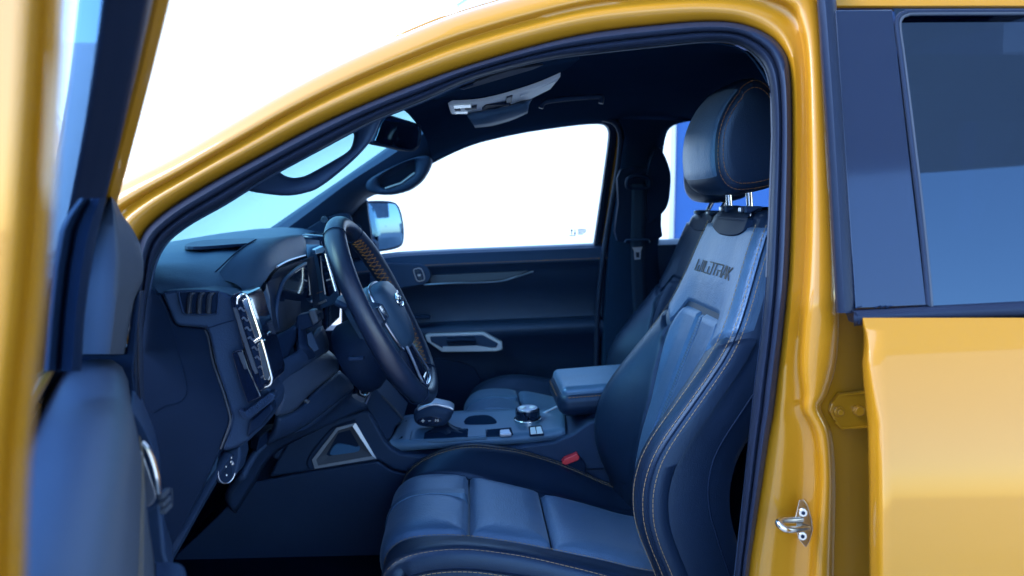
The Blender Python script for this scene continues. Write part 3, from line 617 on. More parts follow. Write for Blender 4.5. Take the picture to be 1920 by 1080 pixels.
# hood cheek running down beside the vent, cluster bucket and dark screen
ck = [(at(468, 566, 1.345), at(500, 530, 1.40)), (at(480, 585, 1.335), at(506, 555, 1.40)), (at(490, 615, 1.335), at(508, 590, 1.40)), (at(499, 645, 1.335), at(512, 635, 1.40)), (at(502, 668, 1.34), at(515, 668, 1.40))]
rows = [[a + V((-.02, .0, 0)), a, a.lerp(b, .3) + V((.012, -.006, 0)), a.lerp(b, .7) + V((.008, -.004, 0)), b, b + V((-.04, .03, 0))] for a, b in ck]
grid('hood_cheek', rows, DASHTOP, hood, angle=60)
stitches([at(x, y, Y) for x, y, Y in ((484, 612, 1.325), (490, 606, 1.33), (499, 601, 1.35))], STITCHP, hood)
ppx('cluster_bucket', [(488, 560, 1.40), (505, 525, 1.44), (520, 505, 1.50), (572, 486, 1.78), (585, 560, 1.80), (592, 610, 1.78), (560, 618, 1.6), (515, 625, 1.42), (500, 600, 1.40)], 1.5, .10, BLACK, hood, bev=.004)
ppx('cluster_screen', [(523, 612, 1.48), (521, 575, 1.48), (532, 535, 1.52), (552, 512, 1.6), (572, 497, 1.74), (582, 560, 1.76), (585, 600, 1.74)], 1.5, .02, GLOSS, hood, bev=.003)
tube('cluster_rim', [at(x, y, Y) + V((.004, -.004, 0)) for x, y, Y in cat([(517, 622, 1.46), (515, 575, 1.46), (526, 532, 1.50), (548, 508, 1.58), (570, 494, 1.72)], 5)], .004, PLASTIC, hood, n=8)
# end panel towards the door
endp = [(272, 545), (300, 552), (314, 580), (324, 606), (332, 612), (386, 616), (392, 640), (400, 680), (418, 735), (431, 780), (429, 798), (412, 846), (370, 935), (318, 1037), (262, 1090), (262, 800)]
ep = prism('dash_end_panel', [at(x, y, 1.266) for x, y in endp], (0, .05, 0), BLACK, dash, .004)
prism('end_panel_step', [at(x, y, 1.2652) for x, y in cat([(268, 552), (300, 560), (322, 612), (332, 650), (345, 700), (350, 730), (340, 752), (310, 760), (268, 762)], 2, True)], (0, .02, 0), BLACK, dash, 0)
tube('end_seam', [at(x, y, 1.2635) for x, y in cat([(384, 618), (389, 628), (393, 645), (400, 680), (418, 733), (431, 778), (430, 798), (414, 842)], 4)], .0014, PLASTIC2, dash, n=6)
# fascia corner piece with side demister
fp = [(300, 547), (330, 544), (380, 543), (422, 549), (440, 558), (452, 598), (470, 660), (490, 720), (508, 728), (518, 745), (514, 768), (492, 802), (465, 828), (440, 842), (414, 849), (430, 797), (432, 779), (418, 733), (401, 680), (390, 628), (384, 616), (332, 612), (324, 604), (312, 575)]
fasc = prism('fascia_corner', [at(x, y, 1.256 + max(0, x - 400) * .00025) for x, y in fp], (0, .07, 0), PLASTIC, dash, .007, seg=4)
tube('fascia_seam', [at(x, y, 1.254) for x, y in ((388, 616), (412, 608), (440, 600))], .0008, BLACK, dash, n=6)
dv = ppx('demister_outlet', [(335, 549), (345, 547), (405, 547), (409, 552), (407, 582), (402, 588), (352, 588), (343, 582)], 1.2535, .012, BLACK, dash, bev=.002)  # hole-less plate; black colour stands in for shade inside the outlet
for x0 in (350, 369, 387):
    grid('demister_slat', [[at(x0 + a + b, y, 1.2515 - c) for b, c in ((-1, 0), (2, .005), (5, .007), (8, .001))] for y, a in ((549, 8), (553, 4), (558, 2), (566, 1), (576, 0), (588, 0))], PLASTIC2, dv, thick=.001)
tube('demister_rim', [at(x, y, 1.2525) for x, y in cat([(335, 549), (341, 547), (405, 547), (410, 551), (408, 582), (402, 589), (352, 589), (343, 583)], 3, True)], .0016, PLASTIC, dv, closed=True, n=6)
# tall air vent
vh = ppx('air_vent', [(431, 560), (436, 551), (449, 546), (461, 551), (468, 562), (476, 592), (497, 655), (510, 705), (509, 720), (498, 729), (486, 736), (474, 715), (455, 650)], 1.252, .09, GLOSS, dash, bev=.003, label='tall driver side air vent with a bright chrome bar')
ppx('vent_cavity', [(447, 566), (456, 560), (470, 590), (500, 690), (504, 712), (492, 722), (478, 680)], 1.2505, .02, BLACK, vh, bev=.001)
ppx('chrome_bar', [(453, 564), (461, 559), (467, 563), (490, 632), (480, 640)], 1.246, .02, CHROME, vh, bev=.0015)
ppx('chrome_bar', [(482, 645), (492, 639), (508, 702), (505, 713), (495, 713)], 1.246, .02, CHROME, vh, bev=.0015)
tube('vent_bezel', [at(x, y, 1.2475) for x, y in cat([(444, 570), (446, 559), (457, 552), (464, 557), (470, 575), (490, 636), (506, 695), (509, 712), (505, 721), (496, 725)], 4)], .0024, CHROME, vh, n=8)
ppx('gloss_strip', [(436, 577), (443, 577), (466, 650), (484, 700), (478, 702), (472, 690), (452, 630)], 1.249, .02, PLASTIC2, vh, bev=.001)
for i in range(8):
    f = i / 7 if i < 4 else i / 7; x = lerp(449, 489, f) + (2 if i > 3 else 0); y = lerp(578, 706, f)
    tube('vent_louver', [at(x + a, y + b, 1.2495) for a, b in cat([(-1, 2), (3, -1), (6, 3), (9, 5), (12, 2)], 3)], .0014, SATIN, vh, n=6)
tube('vent_tab', [at(x, y, 1.243) for x, y in ((477, 641), (483, 637), (490, 634))], .003, CHROME, vh)
box('vent_tab', at(502, 628, 1.30), (.006, .022, .010), CHROME, vh, bev=.002)
# pocket lid, ribbed edge, switch panel
ppx('pocket_lid', [(434, 664), (439, 658), (455, 655), (466, 690), (490, 744), (464, 757), (449, 715)], 1.2535, .012, GLOSS, dash, bev=.002)
ppx('pocket_pane', [(445, 661), (455, 660), (464, 692), (458, 693)], 1.252, .008, PLASTIC2, dash, bev=.001)
g = []
for i in range(13):
    f = i / 12; a = at(lerp(460, 505, f), lerp(772, 737, f), 1.248 + f * .012); b = at(lerp(464, 511, f), lerp(780, 747, f), 1.248 + f * .012); g.append(tube_geo([a, b], .0021, 6))
join('ribbed_edge', g, PLASTIC, dash, stuff=True)
ppx('ribbed_ledge', [(446, 770), (452, 768), (462, 774), (508, 736), (516, 742), (512, 752), (468, 786), (455, 786)], 1.258, .03, PLASTIC, dash, bev=.004)
ppx('lower_pocket', [(468, 790), (508, 755), (512, 770), (490, 800), (462, 822)], 1.262, .03, BLACK, dash, bev=.004)
# light switch panel
lsp = ppx('switch_panel', [(402, 862), (412, 850), (450, 836), (452, 858), (444, 890), (425, 908), (400, 905)], 1.30, .05, PLASTIC, dash, bev=.006)
lc = at(424, 884, 1.292); LN = V((.75, -.65, .1))
disc('light_switch', lc, LN, .020, .012, BLACK, lsp); tube('switch_ring', [lc + (V((0, 0, 1)) * .0195 * math.cos(a) + LN.normalized().cross(V((0, 0, 1))).normalized() * .0155 * math.sin(a)) + LN.normalized() * .002 for a in [2 * math.pi * i / 24 for i in range(24)]], .0011, SATIN, lsp, closed=True, n=8)
for x, y in ((424, 875), (425, 891), (433, 866), (436, 870), (434, 858)): box('switch_mark', at(x, y, 1.281), (.0016, .001, .0026), WHITE, lsp, bev=0)
# kick trim strip along the door aperture
kick = cat([(431, 850, 1.285), (405, 890, 1.28), (370, 950, 1.275), (338, 1008, 1.27), (315, 1050, 1.27), (290, 1110, 1.27)], 4)
grid('kick_strip', [[at(x + dx, y + dy, Y + o) for dx, dy, o in ((-14, -6, .03), (-12, -5, .004), (-6, -2, -.003), (4, 3, -.002), (8, 5, .01), (8, 5, .06))] for x, y, Y in kick], PLASTIC, dash, angle=60)
# lower driver panels
def poly(name, pts, d, m, parent=truck, bev=.006, rnd=0, **k):
    if rnd: pts = cat(pts, rnd, True)
    return prism(name, [at(*p) for p in pts], d, m, parent, bev, **k)
def sheet(name, A, B, m, parent=truck, k=8, bulge=(0, 0, 0), per=5, thick=.012, **kw):     # curved panel between two 3D pixel edges
    rows = []
    for a, b in zip(cat(A, per), cat(B, per)):
        p, q = at(*a), at(*b); rows.append([p.lerp(q, i / k) + V(bulge) * math.sin(math.pi * i / k) for i in range(k + 1)])
    return grid(name, rows, m, parent, angle=60, thick=thick, **kw)
KNEE = mat('knee_panel_plastic', (.030, .052, .105), .45, bump=('leather', 420, .15), var=.08, spec=.35)
kp = sheet('knee_panel', [(516, 722, 1.345), (540, 700, 1.42), (575, 676, 1.52), (607, 657, 1.64)], [(514, 776, 1.36), (545, 768, 1.44), (580, 734, 1.54), (630, 694, 1.66)], KNEE, bulge=(.010, -.006, .003), label='smooth blue grey knee panel under the wheel')
sheet('lower_panel', [(520, 782, 1.42), (556, 768, 1.47), (590, 732, 1.56), (632, 696, 1.68)], [(498, 830, 1.46), (560, 800, 1.52), (610, 765, 1.62), (660, 726, 1.76)], PLASTIC, kp, bulge=(.006, -.006, 0))
box('panel_screw', at(575, 752, 1.50), (.012, .008, .007), PLASTIC2, kp, rot=Matrix.Rotation(.5, 3, 'Y'))
sheet('column_side_panel', [(502, 690, 1.36), (530, 674, 1.40), (560, 655, 1.46), (600, 612, 1.60)], [(518, 722, 1.345), (541, 702, 1.42), (575, 678, 1.50), (612, 655, 1.64)], PLASTIC, kp, bulge=(.004, -.004, 0))
sheet('hood_lower', [(500, 635, 1.40), (520, 628, 1.43), (560, 606, 1.50), (590, 590, 1.62)], [(498, 700, 1.375), (530, 682, 1.41), (536, 660, 1.47), (560, 620, 1.6)], BLACK, kp, bulge=(.004, -.004, 0))
tube('panel_piping', [at(*p) for p in cat([(598, 597, 1.56), (570, 606, 1.5), (545, 622, 1.46), (532, 645, 1.44), (534, 665, 1.42), (539, 684, 1.41)], 4)], .003, PLASTIC, kp, n=8)
# fuse cover wedge and dark foot well edge
poly('kick_wedge', [(480, 850, 1.42), (505, 828, 1.46), (530, 800, 1.5), (505, 805, 1.46), (486, 822, 1.42)], (-.02, .03, 0), BLACK, kp, .003)
sheet('dash_lower', [(455, 895, 1.45), (480, 850, 1.48), (520, 815, 1.52), (580, 795, 1.60), (660, 728, 1.80)], [(438, 960, 1.60), (470, 910, 1.62), (515, 845, 1.68), (600, 800, 1.74), (690, 762, 1.86)], PLASTIC, kp, bulge=(-.02, 0, .0))
# center stack: vertical vent and screen edge behind the wheel
cs = poly('center_vent', [(575, 480, 1.88), (583, 463, 1.9), (604, 458, 1.92), (612, 468, 1.92), (640, 556, 1.9), (628, 572, 1.88), (600, 582, 1.86), (583, 560, 1.86), (577, 520, 1.86)], (-.06, .05, 0), DASHTOP, truck, .008, label='tall centre air vent behind the steering wheel')
poly('vent_face', [(600, 478, 1.852), (606, 474, 1.852), (626, 548, 1.842), (618, 556, 1.842)], (-.01, .01, 0), BLACK, cs, .001)
poly('vent_cap', [(590, 468, 1.85), (606, 461, 1.86), (611, 468, 1.86), (605, 474, 1.85), (591, 477, 1.845)], (-.01, .02, 0), SATIN, cs, .002)
tube('chrome_bar', [at(609, 476, 1.84), at(619, 512, 1.84), at(629, 546, 1.835)], .0035, CHROME, cs)
tube('vent_edge', [at(601, 480, 1.845), at(604, 510, 1.845), at(610, 552, 1.84)], .0018, SATIN, cs, n=6)
for i in range(5): tube('vent_louver', [at(603 + i * 3, 490 + i * 12, 1.842), at(611 + i * 3, 487 + i * 12, 1.842)], .002, SATIN if i == 3 else PLASTIC, cs, n=6)
stitches([at(580, 552, 1.85), at(592, 551, 1.845), at(606, 546, 1.84)], STITCH, cs)
tube('stack_trim', [at(590, 573, 1.845), at(612, 563, 1.845)], .003, SATIN, cs, n=6)
rows = [[V((x, y, z)) for x, z in ((-.40, 1.10), (-.37, 1.12), (-.36, 1.25), (-.37, 1.35), (-.42, 1.355))] for y in (2.02, 2.1, 2.25)]
grid('touch_screen', rows, GLOSS, cs, thick=.01)

# ------------------------------------------------------------------ steering wheel
WC = V((-.1734, 1.618, 1.2248)); TIL, YAW, WR = .466, .0356, .193
WU = V((-math.sin(TIL), 0, math.cos(TIL))); WL = V((math.sin(YAW), math.cos(YAW), 0)); WN = WL.cross(WU).normalized()
if WN.x < 0: WN = -WN
def W(l, u, n=0.0): return WC + WL * l + WU * u + WN * n
def rimp(a, r=WR, n=0): return W(r * math.sin(a), r * math.cos(a), n)
rows = []
for i in range(96):
    a = 2 * math.pi * i / 96; rad = WL * math.sin(a) + WU * math.cos(a)
    th = .0172 + .0025 * math.cos(2 * a + 1.2) ** 2
    rows.append([rimp(a) + rad * (th * math.cos(b)) + WN * (th * 1.08 * math.sin(b)) for b in [2 * math.pi * j / 20 for j in range(20)]])
LEATHERW = mat('wheel_leather', (0.007, 0.016, 0.044), 0.36, bump=('leather', 600, .2), var=.12, spec=.6)
wheel = grid('steering_wheel', rows, LEATHERW, cu=True, cv=True, label='leather steering wheel with orange cross stitching')
for a in (R(-28), R(28), R(150), R(-150)):      # seams round the rim
    rad = WL * math.sin(a) + WU * math.cos(a); tube('rim_seam', [rimp(a) + rad * (.0208 * math.cos(b)) + WN * (.0222 * math.sin(b)) for b in [2 * math.pi * j / 24 for j in range(24)]], .0011, BLACK, wheel, closed=True, n=6)
g = []
for a0, a1 in ((R(28), R(92)), (R(108), R(148)), (R(-92), R(-28)), (R(-148), R(-108))):
    n = int((a1 - a0) * WR / .0125)
    for i in range(n):
        for s in (0, 1):
            A0, A1 = lerp(a0, a1, i / n), lerp(a0, a1, (i + 1) / n)
            if s: A0, A1 = A1, A0
            pts = []
            for k in range(4):
                aa = lerp(A0, A1, k / 3); b = math.pi + lerp(-.55, .55, k / 3); rad = WL * math.sin(aa) + WU * math.cos(aa)
                pts.append(rimp(aa) + rad * (.0204 * math.cos(b)) + WN * (.0218 * math.sin(b)))
            g.append(tube_geo(pts, .00065, 5))
join('cross_stitching', g, STITCH, wheel, stuff=True)
# airbag pad
padp = cat([(-.062, .052), (0, .058), (.062, .052), (.078, .03), (.072, -.02), (.05, -.072), (.02, -.09), (-.02, -.09), (-.05, -.072), (-.072, -.02), (-.078, .03)], 4, True)
rows = [[W(l * s, u * s, n) for l, u in padp] for s, n in ((.96, -.055), (1.0, -.02), (1.0, .004), (.97, .016), (.88, .026), (.7, .032), (.4, .035), (.1, .036))]
pad = grid('airbag_pad', rows, DASHTOP, wheel, cu=True, caps=True, angle=50)
tube('pad_bezel', [W(l * 1.01, u * 1.01, .004) for l, u in padp], .003, SATIN, wheel, closed=True, n=8)
bc = W(0, .005, .037)
tube('badge', [bc + WL * (.029 * math.cos(a)) + WU * (.0135 * math.sin(a)) for a in [2 * math.pi * i / 28 for i in range(28)]], .0022, CHROME, wheel, closed=True, n=8)
prism('badge_face', [bc + WL * (.028 * math.cos(a)) + WU * (.0125 * math.sin(a)) + WN * .001 for a in [2 * math.pi * i / 28 for i in range(28)]], -WN * .004, BADGE, wheel, .0005)
sc = [(-.021, -.002), (-.014, .004), (-.012, -.004), (-.006, .001), (0, -.003), (.004, .002), (.008, -.002), (.014, .006), (.013, -.004), (.02, .001)]
strokes('badge_script', [[bc + WL * -a + WU * b + WN * .002 for a, b in cat(sc, 3)]], CHROME, wheel, .0011)
strokes('airbag_mark', [[W(a, b, .037) for a, b in s] for s in (((.012, -.058), (.022, -.058), (.022, -.05), (.012, -.05)), ((.014, -.062), (.022, -.062)))], BLACK, wheel, .0008)
# spokes
for s in (-1, 1):
    grid('spoke', [[W(s * l, u, n) for u, n in ((.028, -.02), (.032, .0), (.02, .014), (-.01, .016), (-.024, .0), (-.02, -.02))] for l in (.05, .09, .13, .17, .185)], PLASTIC, wheel, cu=True, caps=True)
    box('spoke_buttons', W(s * .115, .004, .016), (.010, .05, .03), GLOSS, wheel, rot=Matrix((WN, WL, WU)).transposed(), bev=.003)
    grid('lower_spoke', [[W(s * lerp(.018, .035, f) + dl, lerp(-.06, -.178, f), n) for dl, n in ((-.014, -.012), (-.014, .006), (.0, .012), (.014, .006), (.014, -.012))] for f in (0, .3, .6, 1)], GLOSS, wheel, cu=True, caps=True)
grid('spoke_insert', [[W(l, lerp(-.155, -.18, f), lerp(.010, .006, f)) for l in (-.05, -.02, .02, .05)] for f in (0, .5, 1)], GLOSS, wheel, thick=.006)
tube('spoke_bezel', [W(l, u, .012) for l, u in cat([(-.03, -.075), (-.045, -.12), (-.06, -.158), (-.03, -.172), (.03, -.172), (.06, -.158), (.045, -.12), (.03, -.075)], 4)], .003, SATIN, wheel, n=8)
# column shroud
rows = []
for d, rl, ru, du in ((.03, .05, .05, -.02), (.042, .064, .07, -.035), (.06, .074, .082, -.045), (.08, .08, .088, -.05), (.10, .082, .088, -.05), (.112, .076, .08, -.05)):
    rows.append([W(rl * math.cos(a), du + ru * math.sin(a) * (1 if math.sin(a) < 0 else .75), -d) for a in [2 * math.pi * j / 28 for j in range(28)]])
shr = grid('column_shroud', rows, BLACK, cu=True, caps=True, angle=50)
box('column_lever', at(668, 672, 1.50), (.03, .012, .008), PLASTIC, shr)
sheet('shroud_top', [(628, 566, 1.54), (634, 560, 1.62), (645, 556, 1.72)], [(650, 578, 1.54), (656, 570, 1.62), (662, 566, 1.72)], PLASTIC, shr, k=3)
# stalk with boot
stb = poly('indicator_stalk', [(556, 592, 1.47), (590, 584, 1.47), (596, 588, 1.47), (597, 606, 1.47), (590, 611, 1.47), (562, 622, 1.47), (553, 615, 1.47)], (0, .035, 0), BLACK, truck, .005)
poly('stalk_cap', [(577, 583, 1.464), (590, 581, 1.464), (597, 603, 1.464), (586, 610, 1.464)], (0, .03, 0), PLASTIC2, stb, .003)
grid('stalk_boot', [[at(x + wd * math.cos(a), y + hd_ * math.sin(a), Y + .016 * math.sin(a + 1)) for a in [2 * math.pi * j / 16 for j in range(16)]] for x, y, wd, hd_, Y in ((566, 612, 8, 5, 1.485), (567, 630, 9, 6, 1.48), (568, 648, 10, 6, 1.475), (572, 660, 16, 9, 1.47), (573, 665, 19, 10, 1.47))], BLACK, stb, cu=True, caps=True)
poly('stalk_plate', [(553, 640, 1.48), (585, 620, 1.50), (600, 655, 1.50), (561, 681, 1.48)], (-.01, .02, 0), PLASTIC, stb, .003)
# start button
sb = poly('start_button', [(671, 728, 1.78), (690, 720, 1.78), (700, 732, 1.78), (684, 748, 1.78)], (-.02, .03, 0), GLOSS, truck, .003)
tube('button_ring', [at(684 + 9 * math.cos(a), 733 + 8 * math.sin(a), 1.775) for a in [2 * math.pi * i / 18 for i in range(18)]], .002, CHROME, sb, closed=True, n=6)

# ------------------------------------------------------------------ centre console
def Yp(pts, Y): return [(x, y, Y) for x, y in pts]
con = poly('center_console', Yp([(300, 1100), (330, 1040), (390, 985), (440, 935), (470, 905), (502, 899), (581, 884), (708, 864), (735, 882), (770, 890), (830, 892), (900, 890), (1080, 880), (1180, 860), (1180, 1100)], 1.872), (0, .25, 0), PLASTIC, truck, .006, label='wide dark centre console with gear lever')
poly('console_arch', Yp([(503, 896), (520, 862), (540, 828), (565, 806), (600, 793), (640, 783), (682, 770), (692, 772), (705, 795), (722, 826), (735, 840), (752, 850), (790, 854), (860, 848), (960, 838), (1040, 828), (1075, 812), (1105, 790), (1150, 782), (1185, 786), (1185, 880), (1040, 884), (830, 894), (772, 890), (738, 882), (709, 864), (581, 884)], 1.862), (0, .24, 0), PLASTIC, con, .008, seg=4)
sheet('console_shoulder', Yp([(520, 860), (540, 825), (562, 803), (598, 788), (640, 780), (686, 764)], 1.858), Yp([(500, 850), (522, 812), (548, 792), (596, 776), (640, 768), (684, 756)], 1.90), PLASTIC, con, k=3, bulge=(0, -.006, .004))
# triangular knee opening with silver surround
def loop5(p, n=8):
    out = []
    for i in range(len(p)):
        a, b = p[i], p[(i + 1) % len(p)]
        for k in range(n): out.append((lerp(a[0], b[0], k / n), lerp(a[1], b[1], k / n)))
    return out
t_out = [(667, 793), (706, 860), (590, 879), (585, 862), (631, 802)]
t_lip = [(661, 799), (698, 855), (596, 873), (593, 862), (634, 807)]
t_in = [(656, 806), (677, 842), (617, 855), (612, 852), (634, 812)]
sil = grid('knee_opening_trim', [[at(x, y, Y) for x, y in loop5(l)] for l, Y in ((t_out, 1.866), (t_out, 1.853), (t_lip, 1.850))], SILVERP, con, cu=True, angle=30)
grid('knee_opening_funnel', [[at(x, y, Y) for x, y in loop5(l)] for l, Y in ((t_lip, 1.8505), (t_in, 1.856))], PLASTIC2, con, cu=True, angle=30)
poly('knee_opening_back', Yp(t_in, 1.858), (0, .003, 0), BLACK, con, 0)
poly('knee_opening_patch', Yp(cat([(622, 842), (632, 832), (652, 834), (668, 838), (674, 836), (672, 846), (645, 851), (620, 853)], 3, True), 1.854), (0, .004, 0), OPENING_BLUE, con, .0015)  # lighter blue rounded patch inside the triangular opening
tube('arch_groove', [at(x, y, 1.861) for x, y in cat([(581, 880), (576, 868), (585, 848), (620, 806), (640, 796), (666, 788)], 4)], .002, BLACK, con, n=6)
# stack foot and phone slot
poly('stack_foot', [(684, 758, 1.88), (700, 724, 1.88), (716, 742, 1.9), (736, 764, 1.92), (757, 787, 1.94), (742, 797, 1.92), (734, 820, 1.89), (722, 826, 1.88), (706, 795, 1.88)], (0, .16, 0), PLASTIC, con, .004)
tube('stack_edge', [at(*p) for p in ((684, 760, 1.874), (687, 752, 1.874), (700, 722, 1.874), (703, 722, 1.874))], .0035, SATIN, con, n=8)
tube('stack_edge', [at(*p) for p in ((716, 742, 1.89), (736, 762, 1.91), (756, 786, 1.93))], .002, PLASTIC2, con, n=8)
ctop = sheet('console_top', [(728, 832, 1.882), (745, 838, 1.88), (800, 835, 1.878), (900, 829, 1.878), (1000, 822, 1.878), (1060, 812, 1.88)], [(760, 786, 2.10), (780, 783, 2.10), (830, 779, 2.10), (900, 775, 2.10), (990, 772, 2.10), (1060, 775, 2.08)], CONSOLE, bulge=(0, 0, .002), thick=.02, label='blue grey console top plate')
def ct(px, py, lift=0.0): # point on the console top plane
    for _ in range(1): pass
    n_ = V((-.06, -.055, 1)).normalized(); c = at(900, 829, 1.878); q = at(900, 775, 2.10); r_ = at(1000, 822, 1.878)
    nn = (r_ - c).cross(q - c).normalized(); nn = nn if nn.z > 0 else -nn
    return onpl(px, py, c + nn * (.0105 + lift), nn), nn
def cpoly(name, pts, m, lift, h, parent=ctop, bev=.0015, rnd=0):
    if rnd: pts = cat(pts, rnd, True)
    P = [ct(x, y, lift) for x, y in pts]; return prism(name, [p[0] for p in P], -P[0][1] * h, m, parent, bev)
cpoly('console_tray', [(764, 787), (755, 821), (731, 830), (732, 817), (741, 798)], HEADLINER, .002, .006)  # console recesses are flat plates; shade inside is put into their near-black colour
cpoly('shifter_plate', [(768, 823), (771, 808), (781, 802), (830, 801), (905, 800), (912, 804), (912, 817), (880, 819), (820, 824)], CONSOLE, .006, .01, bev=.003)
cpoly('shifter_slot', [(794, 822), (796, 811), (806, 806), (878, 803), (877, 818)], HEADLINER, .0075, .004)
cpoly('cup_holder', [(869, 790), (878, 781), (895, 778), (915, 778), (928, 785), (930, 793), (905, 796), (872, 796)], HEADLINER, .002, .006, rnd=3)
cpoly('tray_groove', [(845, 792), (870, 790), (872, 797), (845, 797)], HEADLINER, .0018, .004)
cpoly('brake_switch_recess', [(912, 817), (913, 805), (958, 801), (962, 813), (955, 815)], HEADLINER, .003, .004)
cpoly('brake_switch', [(937, 814), (937, 806), (955, 804), (959, 813)], SATIN, .009, .008)
cpoly('drive_mode_buttons', [(993, 815), (991, 799), (1015, 797), (1020, 813)], BLACK, .004, .006, bev=.002)
cpoly('button', [(995, 813), (994, 801), (1003, 800), (1006, 812)], OVERHEAD, .006, .004)
cpoly('button', [(1007, 812), (1005, 800), (1014, 799), (1018, 811)], OVERHEAD, .006, .004)
# rotary knob
kc, kn = ct(990, 787, .0); kc = kc + V((0, .0, 0))
kb = disc('rotary_knob', kc + kn * .006, kn, .036, .010, CHROME, ctop, n=36, up=(1, 0, 0), bev=.002)
g = []
pts = [kc + kn * .028 + (V((1, 0, 0)) * math.cos(a) + V((0, 1, 0)) * math.sin(a)) * (.0305 + .0012 * (i % 2)) for i, a in enumerate([2 * math.pi * i / 40 for i in range(40)])]
prism('knob_grip', pts, -kn * .024, GLOSS, kb, .001)
disc('knob_top', kc + kn * .032, kn, .026, .006, SATIN, kb, n=32, up=(1, 0, 0))
for k in (-1, 1): disc('knob_segment', kc + kn * .0345 + V((k * .012, 0, 0)), kn, .009, .004, OVERHEAD, kb, n=16, up=(1, 0, 0), r2=.008)
tube('console_grab_line', [at(1018, 775, 2.05), at(1055, 757, 2.05)], .0025, SATIN, con, n=6)
# gear lever
bt0 = [ct(x, y, .004)[0] for x, y in ((800, 819), (812, 808), (840, 805), (872, 806), (876, 814), (850, 819))]
base = [V(p) for p in cat([tuple(p) for p in bt0], 4, True)]; bcn = sum(base, V((0, 0, 0))) / len(base)
tipc = at(828, 792, 1.965); rows = []
for f, sc_ in ((0, 1), (.12, .93), (.25, .72), (.38, .66), (.5, .52), (.65, .46), (.8, .40), (1, .36)):
    c = bcn.lerp(tipc, f); rows.append([c + (p - bcn) * sc_ + kn * (.003 * math.sin(j * 1.9) * (1 - f)) for j, p in enumerate(base)])
gl_ = grid('gear_lever', rows, LEATHER, cu=True, caps=True, label='automatic gear lever with leather gaiter')
kside = cat([(779, 770), (800, 759), (818, 757), (842, 763), (851, 768), (849, 778), (842, 790), (832, 799), (812, 801), (790, 799), (778, 792), (775, 780)], 3, True)
rows = []
for s_, dy in ((.55, 1.935), (.85, 1.938), (.97, 1.945), (1.0, 1.957), (1.0, 1.975), (.95, 1.988), (.8, 1.996), (.5, 1.998)):
    rows.append([at(lerp(815, x, s_), lerp(780, y, s_), 1.945) + V((0, dy - 1.945, 0)) for x, y in kside])
grid('lever_knob', rows, PLASTIC, gl_, cu=True, caps=True, angle=60)
prism('knob_cap', [at(x, y, 1.940) for x, y in ((781, 767), (800, 758), (817, 755.5), (843, 761.5), (852, 767), (850, 771), (842, 768), (818, 762), (800, 765), (784, 772))], (0, .05, 0), SATIN, gl_, .004)
prism('knob_button_plate', [at(x, y, 1.9335) for x, y in cat([(784, 788), (792, 783), (812, 781), (826, 784), (826, 790), (815, 796), (795, 797), (785, 794)], 3, True)], (0, .004, 0), GLOSS, gl_, .001)
strokes('knob_lettering', [[at(x, y, 1.9325) for x, y in s] for s in (((790, 789), (796, 789)), ((793, 786), (793, 792)), ((803, 789), (808, 789)), ((816.5, 790.5), (816.5, 785.5), (819, 788.5), (821.5, 785.5), (821.5, 790.5)))], WHITE, gl_, .0008)
# armrest
A0 = at(1042, 720, 1.90)
arm = box('armrest_lid', (.41, 1.985, .968), (.40, .235, .066), LEATHER, truck, rot=Matrix.Rotation(R(-4), 3, 'Y'), bev=.030, seg=6, label='padded console armrest with suede top')
box('armrest_pad', (.412, 1.985, .994), (.385, .22, .034), SUEDE, arm, rot=Matrix.Rotation(R(-4), 3, 'Y'), bev=.016, seg=5)
stitches([V((.2085, y, .975)) for y in (1.89, 1.95, 2.05)] , STITCH, arm)
stitches([V((.235, 1.8665, .975)), V((.40, 1.8665, .985)), V((.55, 1.8665, .995))], STITCH, arm)
box('armrest_bin', (.45, 1.985, .90), (.32, .21, .14), BLACK, arm, bev=.02)
# belt buckle
bk = prism('belt_buckle', [at(x, y, 1.842) for x, y in ((1056, 870), (1085, 855), (1098, 870), (1104, 930), (1078, 930))], (0, .025, 0), BLACK, truck, .004)
prism('release_button', [at(x, y, 1.838) for x, y in ((1054, 867), (1058, 861), (1083, 851), (1087, 858), (1085, 863), (1056, 874))], (0, .02, 0), RED, bk, .002)

# ------------------------------------------------------------------ seats
HW = smooth_tab([(.60, .255), (.9, .262), (1.06, .255), (1.16, .238), (1.22, .218), (1.3, .192), (1.38, .174), (1.43, .160)])
XC = smooth_tab([(.60, .43), (.70, .40), (.80, .375), (.85, .37), (.93, .385), (1.02, .416), (1.12, .452), (1.21, .486), (1.30, .510), (1.38, .535), (1.43, .556)])
XR = smooth_tab([(.60, .40), (.70, .37), (.79, .336), (.845, .311), (.90, .300), (.957, .306), (1.004, .325), (1.06, .365), (1.116, .408), (1.181, .456), (1.237, .482), (1.3, .505), (1.36, .525), (1.43, .554)])
CP = [(-.100, .60), (-.135, .69), (-.156, .76), (-.155, .795), (-.140, .818), (-.11, .831), (-.06, .834), (0, .830), (.08, .816), (.15, .80), (.25, .775), (.34, .75), (.46, .735)]
CPS = resample([V((a, 0, b)) for a, b in cat(CP, 5)], 90)
HB = smooth_tab([(-.16, 0), (-.13, .004), (-.09, .018), (-.04, .031), (.0, .037), (.10, .040), (.2, .034), (.3, .02), (.46, .01)])
